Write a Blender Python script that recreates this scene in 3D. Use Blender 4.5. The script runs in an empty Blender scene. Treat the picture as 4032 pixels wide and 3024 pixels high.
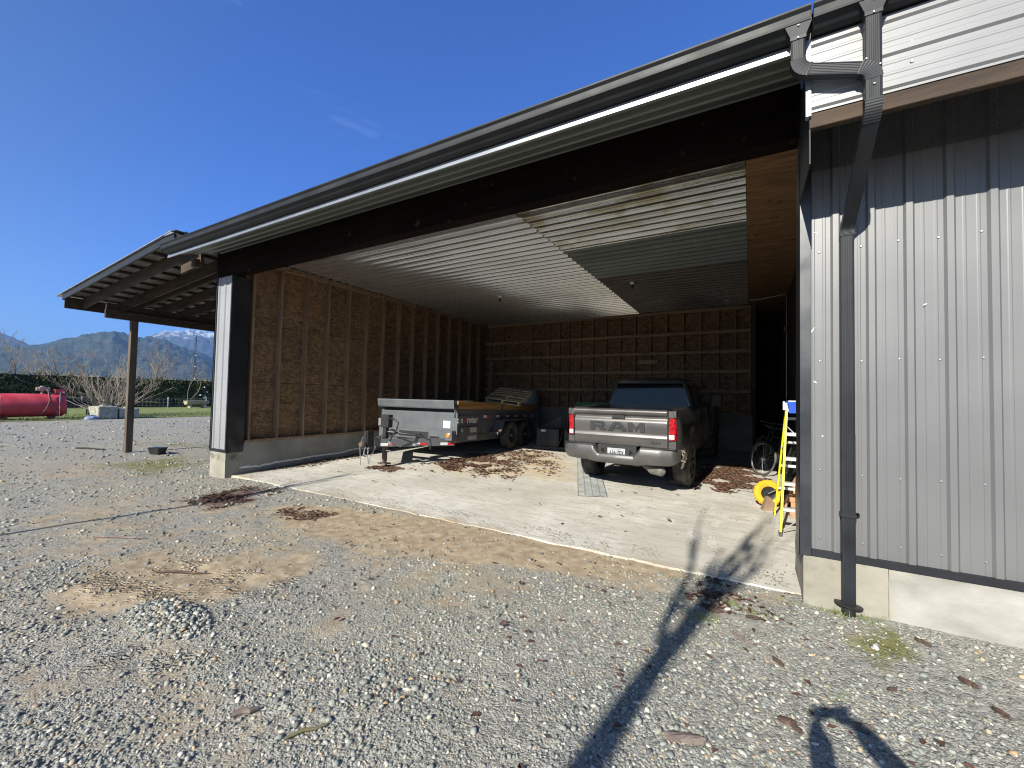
import bpy, bmesh, math, random
import numpy as np
from mathutils import Vector, Matrix, Euler, noise
random.seed(7)
C = bpy.context.scene.collection
R_ = math.radians
pi = math.pi

# ---------------------------------------------------------------- mesh builder
class MB:
    def __init__(s):
        s.v = []; s.f = []; s.m = []; s.sm = []
    def add(s, vs, fs, m=0, sm=False):
        b = len(s.v)
        s.v += [tuple(v) for v in vs]
        for f in fs:
            s.f.append([i + b for i in f]); s.m.append(m); s.sm.append(sm)
        return s
    def box(s, x0, x1, y0, y1, z0, z1, m=0):
        return s.obox(((x0+x1)/2, (y0+y1)/2, (z0+z1)/2), (x1-x0, y1-y0, z1-z0), None, m)
    def obox(s, c, size, R=None, m=0):
        hx, hy, hz = [q/2 for q in size]
        vs = [Vector((x, y, z)) for z in (-hz, hz) for y in (-hy, hy) for x in (-hx, hx)]
        if R is not None: vs = [R @ v for v in vs]
        c = Vector(c)
        return s.add([v + c for v in vs], [(0,2,3,1),(4,5,7,6),(0,1,5,4),(2,6,7,3),(0,4,6,2),(1,3,7,5)], m)
    def bar(s, p0, p1, w, h, m=0, up=(0,0,1)):
        p0, p1 = Vector(p0), Vector(p1); d = (p1-p0); L = d.length; d.normalize()
        up = Vector(up)
        if abs(d.dot(up)) > .98: up = Vector((0,1,0))
        sx = d.cross(up).normalized(); uz = sx.cross(d)
        return s.obox((p0+p1)/2, (w, L, h), Matrix((sx, d, uz)).transposed(), m)
    def prism(s, poly, p, a, b, ex, m=0, sm=False):
        # poly 2D in axes a,b from point p, extruded by vector ex
        p, a, b, ex = Vector(p), Vector(a), Vector(b), Vector(ex)
        n = len(poly); v0 = [p + a*x + b*y for x, y in poly]; v1 = [v + ex for v in v0]
        s.add(v0+v1, [list(range(n))[::-1], list(range(n, 2*n))], m)
        s.add(v0+v1, [(i, (i+1) % n, n+(i+1) % n, n+i) for i in range(n)], m, sm)
        return s
    def ring_sweep(s, rings, m=0, sm=True, caps=True, closed=False):
        n = len(rings[0]); vs = [v for r in rings for v in r]; fs = []
        k = len(rings)
        for i in range(k if closed else k-1):
            a, b = i*n, ((i+1) % k)*n
            for j in range(n):
                fs.append((a+j, a+(j+1) % n, b+(j+1) % n, b+j))
        s.add(vs, fs, m, sm)
        if caps and not closed:
            s.add(rings[0], [list(range(n))[::-1]], m); s.add(rings[-1], [list(range(n))], m)
        return s
    def sweep(s, prof, path, m=0, sm=False, up=None, caps=True, closed=False, scale=None):
        path = [Vector(p) for p in path]; k = len(path); rings = []; ref = None
        for i, p in enumerate(path):
            if closed: d = (path[(i+1) % k]-path[i-1])
            elif i == 0: d = path[1]-p
            elif i == k-1: d = p-path[i-1]
            else: d = (path[i+1]-p).normalized() + (p-path[i-1]).normalized()
            d.normalize()
            if ref is None:
                u = Vector(up) if up is not None else (Vector((0,0,1)) if abs(d.z) < .9 else Vector((1,0,0)))
            else: u = ref
            sx = d.cross(u)
            if sx.length < 1e-5: sx = d.cross(Vector((1,.3,0)))
            sx.normalize(); u = sx.cross(d); ref = u
            q = 1 if scale is None else scale[i]
            rings.append([p + sx*(a*q) + u*(b*q) for a, b in prof])
        return s.ring_sweep(rings, m, sm, caps, closed)
    def tube(s, path, r, n=8, m=0, sm=True, caps=True, closed=False):
        rr = r if isinstance(r, (list, tuple)) else None
        prof = [(math.cos(2*pi*i/n), math.sin(2*pi*i/n)) for i in range(n)]
        return s.sweep(prof, path, m, sm, None, caps, closed, rr if rr else [r]*len(path))
    def cyl(s, p0, p1, r0, r1=None, n=14, m=0, sm=True):
        return s.tube([p0, p1], [r0, r0 if r1 is None else r1], n, m, sm)
    def lathe(s, prof, c, axis=(0,0,1), n=24, m=0, sm=True, closed=False):
        c, ax = Vector(c), Vector(axis).normalized()
        t = Vector((1,0,0)) if abs(ax.x) < .8 else Vector((0,1,0))
        e1 = ax.cross(t).normalized(); e2 = ax.cross(e1)
        rings = [[c + ax*z + e1*(r*math.cos(2*pi*j/n)) + e2*(r*math.sin(2*pi*j/n)) for j in range(n)] for r, z in prof]
        return s.ring_sweep(rings, m, sm, not closed, closed)
    def grid(s, fn, us, vs_, m=0, sm=True, flip=False):
        nu, nv = len(us), len(vs_)
        vs = [fn(u, v) for v in vs_ for u in us]
        fs = []
        for j in range(nv-1):
            for i in range(nu-1):
                q = (j*nu+i, j*nu+i+1, (j+1)*nu+i+1, (j+1)*nu+i)
                fs.append(q[::-1] if flip else q)
        return s.add(vs, fs, m, sm)
    def mesh(s, name, mats, angle=None):
        me = bpy.data.meshes.new(name)
        me.from_pydata(s.v, [], s.f); 
        for mm in (mats if isinstance(mats, (list, tuple)) else [mats]): me.materials.append(mm)
        me.polygons.foreach_set('material_index', s.m); me.polygons.foreach_set('use_smooth', s.sm)
        me.update()
        return me
    def build(s, name, mats, parent=None, bevel=None, seg=1, fix=True, **tags):
        me = s.mesh(name, mats)
        if fix:
            bm = bmesh.new(); bm.from_mesh(me)
            bmesh.ops.recalc_face_normals(bm, faces=bm.faces); bm.to_mesh(me); bm.free()
        if any(s.sm): me.set_sharp_from_angle(angle=R_(38))
        return link(name, me, parent, bevel, seg, **tags)

def link(name, me, parent=None, bevel=None, seg=1, label=None, cat=None, group=None, kind=None):
    o = bpy.data.objects.new(name, me); C.objects.link(o)
    if parent is not None: o.parent = parent
    if bevel:
        b = o.modifiers.new('bevel', 'BEVEL'); b.width = bevel; b.segments = seg; b.limit_method = 'ANGLE'; b.angle_limit = R_(35)
    tag(o, label, cat, group, kind)
    return o
def tag(o, label=None, cat=None, group=None, kind=None):
    if label: o['label'] = label
    if cat: o['category'] = cat
    if group: o['group'] = group
    if kind: o['kind'] = kind
    return o
def thing(name, label, cat, loc=(0,0,0), rot=(0,0,0), group=None):
    o = bpy.data.objects.new(name, None); C.objects.link(o); o.empty_display_size = .1
    o.location = loc; o.rotation_euler = rot
    return tag(o, label, cat, group)
def copy_tree(o, parent=None):
    c = o.copy(); C.objects.link(c)
    if parent is not None: c.parent = parent
    for ch in [x for x in bpy.data.objects if x.parent == o]: copy_tree(ch, c)
    return c
def text_obj(name, txt, size, ex, mat_, parent, M, align='CENTER', sx=1, offset=0, **tags):
    cu = bpy.data.curves.new(name, 'FONT'); cu.body = txt; cu.size = size; cu.extrude = ex
    cu.align_x = align; cu.offset = offset; cu.align_y = 'CENTER'; cu.resolution_u = 3
    tmp = bpy.data.objects.new(name+'_t', cu); C.objects.link(tmp)
    bpy.context.view_layer.update()
    me = bpy.data.meshes.new_from_object(tmp.evaluated_get(bpy.context.evaluated_depsgraph_get()))
    bpy.data.objects.remove(tmp); bpy.data.curves.remove(cu)
    me.transform(M @ Matrix.Diagonal((sx, 1, 1, 1))); me.materials.clear(); me.materials.append(mat_)
    return link(name, me, parent, **tags)
def vnoise(x, y, z=0.0): return noise.noise(Vector((x, y, z)))
def fbm(x, y, z=0.0, o=4):
    a, t = 1, 0
    for _ in range(o):
        t += a*noise.noise(Vector((x, y, z))); x *= 2.03; y *= 2.03; z = z*2.03+3.1; a *= .5
    return t

# ---------------------------------------------------------------- materials
def new_mat(name):
    m = bpy.data.materials.new(name); m.use_nodes = True; nt = m.node_tree
    return m, nt, nt.nodes, nt.links, nt.nodes['Principled BSDF']
def sock(nt, v):
    return v
def pm(name, c1, c2=None, scale=4, rough=.6, metal=0, bump=0, bscale=None, stretch=(1,1,1), spec=.5, detail=5,
       rough2=None, coat=0, lo=.35, hi=.65, spots=None, emit=None, dist=.01):
    m, nt, N, L, p = new_mat(name)
    p.inputs['Roughness'].default_value = rough; p.inputs['Metallic'].default_value = metal
    p.inputs['Specular IOR Level'].default_value = spec
    if coat: p.inputs['Coat Weight'].default_value = coat; p.inputs['Coat Roughness'].default_value = .06
    c2 = c2 or c1
    tc = N.new('ShaderNodeTexCoord'); mp = N.new('ShaderNodeMapping'); mp.inputs['Scale'].default_value = stretch
    L.new(tc.outputs['Object'], mp.inputs['Vector'])
    nz = N.new('ShaderNodeTexNoise'); nz.inputs['Scale'].default_value = scale; nz.inputs['Detail'].default_value = detail
    L.new(mp.outputs['Vector'], nz.inputs['Vector'])
    cr = N.new('ShaderNodeValToRGB'); cr.color_ramp.elements[0].position = lo; cr.color_ramp.elements[1].position = hi
    cr.color_ramp.elements[0].color = (*c1, 1); cr.color_ramp.elements[1].color = (*c2, 1)
    L.new(nz.outputs['Fac'], cr.inputs['Fac'])
    out = cr.outputs['Color']
    if spots:   # (colour, scale, threshold, softness)
        col, sc, th, so = spots
        n2 = N.new('ShaderNodeTexNoise'); n2.inputs['Scale'].default_value = sc; n2.inputs['Detail'].default_value = 6
        L.new(tc.outputs['Object'], n2.inputs['Vector'])
        r2 = N.new('ShaderNodeValToRGB'); r2.color_ramp.elements[0].position = th; r2.color_ramp.elements[1].position = th+so
        L.new(n2.outputs['Fac'], r2.inputs['Fac'])
        mx = N.new('ShaderNodeMix'); mx.data_type = 'RGBA'; L.new(r2.outputs['Color'], mx.inputs['Factor'])
        L.new(out, mx.inputs[6]); mx.inputs[7].default_value = (*col, 1); out = mx.outputs[2]
    L.new(out, p.inputs['Base Color'])
    if rough2 is not None:
        mr = N.new('ShaderNodeMapRange'); mr.inputs[1].default_value = .3; mr.inputs[2].default_value = .7
        mr.inputs[3].default_value = rough; mr.inputs[4].default_value = rough2
        L.new(nz.outputs['Fac'], mr.inputs[0]); L.new(mr.outputs[0], p.inputs['Roughness'])
    if bump:
        nb = N.new('ShaderNodeTexNoise'); nb.inputs['Scale'].default_value = bscale or scale*4; nb.inputs['Detail'].default_value = 4
        L.new(mp.outputs['Vector'], nb.inputs['Vector'])
        b = N.new('ShaderNodeBump'); b.inputs['Strength'].default_value = bump; b.inputs['Distance'].default_value = dist
        L.new(nb.outputs['Fac'], b.inputs['Height']); L.new(b.outputs[0], p.inputs['Normal'])
    if emit:
        p.inputs['Emission Color'].default_value = (*emit[:3], 1); p.inputs['Emission Strength'].default_value = emit[3]
    return m

M = {}
M['siding'] = pm('siding_grey', (.140,.140,.143), (.160,.160,.162), .9, .34, 0, .22, 1.7, rough2=.46, spec=.95, dist=.006, spots=((.185,.178,.165), 1.1, .56, .2))
M['fascia'] = pm('fascia_pale', (.235,.238,.248), (.262,.265,.272), 1.5, .34, 0, .1, 600, rough2=.42, spec=.7, dist=.0005)
M['trimw'] = pm('trim_galvalume', (.34,.36,.39), (.42,.44,.47), 3, .30, .6, spec=.6)
M['dkmetal'] = pm('charcoal_metal', (.012,.0135,.016), (.02,.022,.026), 3, .45, 0, .15, 3, rough2=.6, spec=.35, dist=.001)
M['flash'] = pm('charcoal_flashing', (.016,.018,.022), (.025,.028,.033), 3, .45, .0, .2, 12, rough2=.55, spec=.35, dist=.004)
M['gloss'] = pm('glossy_dark_trim', (.017,.019,.023), (.027,.030,.035), 3, .26, .0, .25, 5, rough2=.40, spec=.9, dist=.004)
M['siding_lit'] = pm('siding_lit_copy', (.27,.272,.28), (.30,.302,.31), .9, .38, 0, .10, 2.2, rough2=.46, spec=.7)  # front siding lightened: the pillar's sunlit brightness is put into the colour
M['blackfilm'] = pm('black_flashing', (.012,.013,.016), (.022,.023,.027), 2, .35, 0, .4, 6, spec=.5, dist=.01)
M['conc'] = pm('old_concrete', (.24,.225,.18), (.36,.34,.285), 1.6, .9, 0, .5, 26, detail=8, spots=((.17,.165,.12), 4.2, .54, .14), dist=.006)
M['conc2'] = pm('limed_concrete', (.25,.24,.21), (.41,.40,.365), 2.2, .9, 0, .5, 24, detail=8, stretch=(1,1,1.6), spots=((.36,.29,.165), 1.3, .50, .12), dist=.006)
M['concin'] = pm('stem_concrete', (.20,.19,.165), (.30,.29,.255), 1.8, .9, 0, .4, 22, detail=8, spots=((.24,.22,.18), 3.0, .55, .12), dist=.005)
M['stud'] = pm('stud_wood', (.19,.12,.066), (.30,.205,.125), 2.2, .8, 0, .3, 30, stretch=(6,6,.7), detail=6)
M['girt'] = pm('girt_wood', (.26,.175,.105), (.36,.26,.165), 2.2, .8, 0, .3, 30, stretch=(.7,6,6), detail=6)
M['darkwood'] = pm('weathered_dark_wood', (.03,.018,.011), (.075,.046,.028), 1.6, .75, 0, .4, 30, stretch=(1,5,8), detail=7)
M['rafter'] = pm('rafter_wood', (.03,.019,.012), (.075,.05,.032), 1.6, .8, 0, .4, 30, stretch=(1,5,6), detail=7)
M['postwood'] = pm('post_wood', (.075,.055,.04), (.15,.115,.085), 1.8, .8, 0, .4, 24, stretch=(6,6,.7), detail=7)
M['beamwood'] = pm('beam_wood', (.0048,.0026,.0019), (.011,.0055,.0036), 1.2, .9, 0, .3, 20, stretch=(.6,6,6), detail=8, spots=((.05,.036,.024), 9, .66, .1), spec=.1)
M['ply'] = pm('plywood', (.13,.065,.026), (.23,.135,.062), 2.3, .75, 0, .3, 20, stretch=(.9,5,3), detail=8, spots=((.03,.015,.008), 7, .64, .06))
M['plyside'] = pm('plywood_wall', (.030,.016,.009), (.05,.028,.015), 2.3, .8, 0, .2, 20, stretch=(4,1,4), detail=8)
M['pole'] = pm('fence_post_wood', (.30,.29,.25), (.40,.38,.33), 3, .85, 0, .4, 30, stretch=(5,5,1))
M['black'] = pm('black_plastic', (.014,.014,.015), (.022,.022,.023), 5, .45)
M['rubber'] = pm('tyre_rubber', (.035,.035,.034), (.10,.096,.086), 7, .85, 0, .4, 40)
M['white'] = pm('white_paint', (.72,.72,.70), (.80,.80,.78), 4, .5)
M['chrome'] = pm('bright_steel', (.62,.62,.62), (.7,.7,.7), 4, .25, 1)
M['galv'] = pm('galvanised', (.42,.43,.43), (.55,.56,.56), 5, .4, .8)
M['steel'] = pm('rusty_steel', (.12,.09,.07), (.2,.16,.13), 9, .6, .5)

def osb_mat():
    m, nt, N, L, p = new_mat('osb_board')
    tc = N.new('ShaderNodeTexCoord'); out = None
    vs = []
    for st, sc, ro in (((12, 11, 44), 1, (.25,0,0)), ((12, 40, 15), 1, (-.3,0,0)), ((12,16,30), 1, (.7,0,0))):
        mp = N.new('ShaderNodeMapping'); mp.inputs['Scale'].default_value = st; mp.inputs['Rotation'].default_value = ro
        L.new(tc.outputs['Object'], mp.inputs['Vector'])
        v = N.new('ShaderNodeTexVoronoi'); v.inputs['Scale'].default_value = sc; L.new(mp.outputs[0], v.inputs['Vector'])
        vs.append(v)
    a = N.new('ShaderNodeMix'); a.data_type = 'RGBA'; a.blend_type = 'MIX'; a.inputs['Factor'].default_value = .5
    L.new(vs[0].outputs['Color'], a.inputs[6]); L.new(vs[1].outputs['Color'], a.inputs[7])
    b = N.new('ShaderNodeMix'); b.data_type = 'RGBA'; b.inputs['Factor'].default_value = .4
    L.new(a.outputs[2], b.inputs[6]); L.new(vs[2].outputs['Color'], b.inputs[7])
    g = N.new('ShaderNodeRGBToBW'); L.new(b.outputs[2], g.inputs[0])
    nz = N.new('ShaderNodeTexNoise'); nz.inputs['Scale'].default_value = 1.1; nz.inputs['Detail'].default_value = 7
    L.new(tc.outputs['Object'], nz.inputs['Vector'])
    ad = N.new('ShaderNodeMath'); ad.operation = 'MULTIPLY_ADD'; ad.inputs[1].default_value = .75; L.new(g.outputs[0], ad.inputs[0])
    m2 = N.new('ShaderNodeMath'); m2.operation = 'MULTIPLY'; m2.inputs[1].default_value = .38; L.new(nz.outputs['Fac'], m2.inputs[0]); L.new(m2.outputs[0], ad.inputs[2])
    cr = N.new('ShaderNodeValToRGB'); e = cr.color_ramp.elements
    e[0].position = .28; e[0].color = (.07,.042,.022,1); e[1].position = .80; e[1].color = (.34,.205,.108,1)
    x = e.new(.54); x.color = (.175,.103,.052,1)
    L.new(ad.outputs[0], cr.inputs['Fac'])
    # ink stamps and dark blotches printed in rows on the boards
    mp = N.new('ShaderNodeMapping'); mp.inputs['Scale'].default_value = (2.2, 2.2, 9); L.new(tc.outputs['Object'], mp.inputs['Vector'])
    n3 = N.new('ShaderNodeTexNoise'); n3.inputs['Scale'].default_value = 1.2; n3.inputs['Detail'].default_value = 8; L.new(mp.outputs[0], n3.inputs['Vector'])
    r3 = N.new('ShaderNodeValToRGB'); r3.color_ramp.elements[0].position = .58; r3.color_ramp.elements[1].position = .74
    L.new(n3.outputs['Fac'], r3.inputs['Fac'])
    mf = N.new('ShaderNodeMath'); mf.operation = 'MULTIPLY'; mf.inputs[1].default_value = .7; L.new(r3.outputs[0], mf.inputs[0])
    mx = N.new('ShaderNodeMix'); mx.data_type = 'RGBA'; L.new(mf.outputs[0], mx.inputs['Factor']); L.new(cr.outputs[0], mx.inputs[6]); mx.inputs[7].default_value = (.02,.012,.007,1)
    L.new(mx.outputs[2], p.inputs['Base Color']); p.inputs['Roughness'].default_value = .8
    bp = N.new('ShaderNodeBump'); bp.inputs['Strength'].default_value = .3; bp.inputs['Distance'].default_value = .004
    L.new(g.outputs[0], bp.inputs['Height']); L.new(bp.outputs[0], p.inputs['Normal'])
    return m
M['osb'] = osb_mat()
# ---------------------------------------------------------------- camera, sky, sun
sc = bpy.context.scene
cam = bpy.data.cameras.new('camera'); co = bpy.data.objects.new('camera', cam); C.objects.link(co); sc.camera = co
yaw, pit, rol = R_(29.84894), R_(1.8095), R_(1.1925)
Fv = Vector((-math.sin(yaw)*math.cos(pit), math.cos(yaw)*math.cos(pit), math.sin(pit)))
rv = Vector((math.cos(yaw), math.sin(yaw), 0)); uv = rv.cross(Fv)
Rv = rv*math.cos(rol) + uv*math.sin(rol); Uv = -rv*math.sin(rol) + uv*math.cos(rol)
co.matrix_world = Matrix((Rv, Uv, -Fv)).transposed().to_4x4()
cam.sensor_width = 36; cam.lens = 1638.67/4032*36; cam.clip_start = .02; cam.clip_end = 60000
SUN = Vector((.112, 1, -.575)).normalized()         # the way the light travels
sd = bpy.data.lights.new('sun', 'SUN'); sd.energy = 5.0; sd.angle = R_(.53); sd.color = (1, .955, .85)
so = bpy.data.objects.new('sun', sd); C.objects.link(so); so.location = (0, -20, 30)
so.rotation_euler = SUN.to_track_quat('-Z', 'Y').to_euler()
w = bpy.data.worlds.new('World'); sc.world = w; w.use_nodes = True
nt = w.node_tree; bg = nt.nodes['Background']
sky = nt.nodes.new('ShaderNodeTexSky'); sky.sky_type = 'NISHITA'; sky.sun_disc = False
sky.sun_elevation = math.asin(-SUN.z); sky.sun_rotation = math.atan2(-SUN.x, -SUN.y)
sky.altitude = 30; sky.air_density = 1.0; sky.dust_density = .0; sky.ozone_density = 4.0
# a few thin cirrus wisps in the sky itself
tc = nt.nodes.new('ShaderNodeTexCoord'); mp = nt.nodes.new('ShaderNodeMapping'); mp.inputs['Scale'].default_value = (3.2, 3.2, 13)
mp.inputs['Rotation'].default_value = (.1, .05, .4)
nz = nt.nodes.new('ShaderNodeTexNoise'); nz.inputs['Scale'].default_value = 1.3; nz.inputs['Detail'].default_value = 8; nz.inputs['Distortion'].default_value = .6
cr = nt.nodes.new('ShaderNodeValToRGB'); cr.color_ramp.elements[0].position = .70; cr.color_ramp.elements[1].position = .95
mx = nt.nodes.new('ShaderNodeMix'); mx.data_type = 'RGBA'
mf = nt.nodes.new('ShaderNodeMath'); mf.operation = 'MULTIPLY'; mf.inputs[1].default_value = .35
nt.links.new(tc.outputs['Generated'], mp.inputs[0]); nt.links.new(mp.outputs[0], nz.inputs['Vector']); nt.links.new(nz.outputs['Fac'], cr.inputs[0])
nt.links.new(cr.outputs[0], mf.inputs[0]); nt.links.new(mf.outputs[0], mx.inputs['Factor'])
tn = nt.nodes.new('ShaderNodeMix'); tn.data_type = 'RGBA'; tn.blend_type = 'MULTIPLY'; tn.inputs['Factor'].default_value = 1
# deep blue away from the sun, paler and more neutral on the sun's side of the sky
dv_ = nt.nodes.new('ShaderNodeVectorMath'); dv_.operation = 'DOT_PRODUCT'; dv_.inputs[1].default_value = (-.111, -.99, .08)
nt.links.new(tc.outputs['Generated'], dv_.inputs[0])
dr_ = nt.nodes.new('ShaderNodeMapRange'); dr_.inputs[1].default_value = -.25; dr_.inputs[2].default_value = .55; nt.links.new(dv_.outputs['Value'], dr_.inputs[0])
tm_ = nt.nodes.new('ShaderNodeMix'); tm_.data_type = 'RGBA'; tm_.inputs[6].default_value = (.345, .635, 1.22, 1); tm_.inputs[7].default_value = (.74, .66, .60, 1)
nt.links.new(dr_.outputs[0], tm_.inputs['Factor']); nt.links.new(tm_.outputs[2], tn.inputs[7]); nt.links.new(sky.outputs[0], tn.inputs[6]); nt.links.new(tn.outputs[2], mx.inputs[6]); mx.inputs[7].default_value = (3.2, 4.4, 6.6, 1)
nt.links.new(mx.outputs[2], bg.inputs['Color']); bg.inputs['Strength'].default_value = .097
sc.view_settings.view_transform = 'Standard'; sc.view_settings.look = 'None'; sc.view_settings.gamma = 1
sc.view_settings.exposure = 0.84
sc.cycles.max_bounces = 8; sc.cycles.diffuse_bounces = 4; sc.cycles.glossy_bounces = 3; sc.cycles.transmission_bounces = 4
sc.cycles.volume_bounces = 0; sc.cycles.sample_clamp_indirect = 4; sc.cycles.caustics_reflective = False; sc.cycles.caustics_refractive = False
sc.cycles.filter_width = 1.1
try: sc.cycles.use_denoising = True
except Exception: pass

# ---------------------------------------------------------------- levels
YF, SL = 4.433, .0305            # slab front edge and its rise towards the back
def slabz(y): return -1.65 + SL*(y-YF)
DIRT = [([(-9,1.2),(-9.2,3.4),(-6,4.4),(-1,4.5),(-1.2,2.9),(-3,2.2),(-3.6,.7),(-6,.6)], .9, .42), ([(-4.2,.5),(-3.2,1.6),(-1.6,1.7),(-1.8,.9)], .4, .45), ([(-14,2),(-13,4.2),(-9.6,4.0),(-9.5,2.4)], 1.0, .5),
 ([(-1.6,1.0),(-1.5,1.4),(-.9,1.5),(-.9,1.0)], .3, .5), ([(-2.6,2.6),(-2.4,2.95),(-1.7,2.9),(-1.8,2.6)], .3, .5), ([(-5.4,1.64),(-5.52,2.01),(-4.97,2.2),(-4.09,2.7),(-3.49,2.55),(-3.67,2.1),(-3.68,1.81),(-4.13,1.52),(-4.36,1.13),(-4.93,1.01)], .30, .95),
 ([(-6.14,3.46),(-5.95,3.9),(-4.23,4.46),(-3.05,4.5),(-1.43,4.6),(-0.8,4.5),(-0.72,3.97),(-1.62,3.74),(-2.5,3.44),(-3.45,3.11),(-5.12,3.12)], .35, .95),
 ([(-3.52,.91),(-3.53,1.23),(-3.34,1.47),(-3.14,1.41),(-3.24,1.03)], .3, .8), ([(-2.81,1.88),(-2.75,2.3),(-2.51,2.28),(-2.5,1.87)], .25, .8),
 ([(-1.43,4.6),(-.57,4.6),(-.52,4.21),(-1.13,4.06)], .2, .9), ([(-.3,4.29),(.3,4.45),(.3,4.2),(.07,4.08)], .2, .7),
 ([(-7.6,2.0),(-7.5,2.7),(-6.2,2.9),(-5.9,2.3)], .4, .45), ([(-8.5,1.3),(-8.3,1.9),(-6.6,2.1),(-6.2,1.6)], .4, .6)]
MOSS = [([(.55,3.9),(.96,4.2),(1.05,3.84),(.73,3.5)], .2, .9), ([(-12.95,3.2),(-12.92,5.5),(-10.95,5.05),(-9.74,3.4)], .8, .8),
 ([(-18,4),(-17,7),(-13,8),(-12.5,6)], 1.2, .6), ([(-27,6),(-27,9),(-17,8),(-18,5)], 1.5, .45), ([(.2,4.3),(.9,4.32),(.9,4.2),(.2,4.15)], .1, .8)]
RED = [([(-7.52,2.99),(-7.84,3.92),(-7.17,4.18),(-6.67,3.75),(-6.72,3.06)], .25, .6), ([(-5.9,3.4),(-5.7,3.8),(-5.0,3.9),(-5.1,3.5)], .25, .5), ([(-.45,3.7),(-.4,4.1),(.15,4.15),(.1,3.8)], .2, .5)]
def polymask(px_, py_, polys):
    out = np.zeros_like(px_)
    for poly, soft, wgt in polys:
        n = len(poly); ins = np.zeros(px_.shape, bool); d = np.full(px_.shape, 1e9)
        for i in range(n):
            (x1, y1), (x2, y2) = poly[i], poly[(i+1) % n]
            c = ((y1 > py_) != (y2 > py_)); t = (x2-x1)*(py_-y1)/((y2-y1) if abs(y2-y1) > 1e-9 else 1e-9)+x1
            ins ^= c & (px_ < t)
            ex, ey = x2-x1, y2-y1; q = np.clip(((px_-x1)*ex+(py_-y1)*ey)/(ex*ex+ey*ey), 0, 1)
            d = np.minimum(d, np.hypot(px_-x1-q*ex, py_-y1-q*ey))
        s = np.where(ins, d, -d); out = np.maximum(out, wgt*np.clip((s+soft)/(2*soft), 0, 1))
    return out
def gz(x, y):
    z = -1.70 + .022*fbm(x*.5, y*.5, 1, 3) + .010*vnoise(x*2.2, y*2.2, 5)
    z += .035*max(0, min(1, (y-3.5)/.9))*max(0, min(1, (9.2+x)/1.0))*(1 if y < 6 else 0)
    z += .03*max(0, min(1, (x-.6)/1.2))*max(0, min(1, (y-3)/1.2))
    z += .05*math.exp(-((x+3.72)/.36)**2-((y-1.47)/.18)**2)
    z -= .03*math.exp(-((y-1.98-.28*(x+4.4))/.13)**2)*max(0, 1-abs(x+4.3)/1.0)+.025*math.exp(-((y-1.22-.25*(x+4.4))/.12)**2)*max(0, 1-abs(x+4.5)/1.0)
    if x < -20: z += min(.06, (-20-x)*.004)
    return z
def axis(dense0, dense1, step, far, g=1.22):
    c = list(np.arange(dense0, dense1+1e-6, step)); s = step; a = dense1
    while a < far: s *= g; a += s; c.append(a)
    s = step; a = dense0; pre = []
    while a > -far: s *= g; a -= s; pre.append(a)
    return np.array(pre[::-1]+c)
gx, gy = axis(-14, 2.6, .07, 9000), axis(.2, 5.2, .06, 9000)
mb = MB(); vs = []; nx, ny = len(gx), len(gy)
for y in gy:
    for x in gx: vs.append((x, y, gz(x, y) if abs(x) < 80 and abs(y) < 80 else -1.66))
fs = [(j*nx+i, j*nx+i+1, (j+1)*nx+i+1, (j+1)*nx+i) for j in range(ny-1) for i in range(nx-1)]
mb.add(vs, fs, 0, True)
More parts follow.
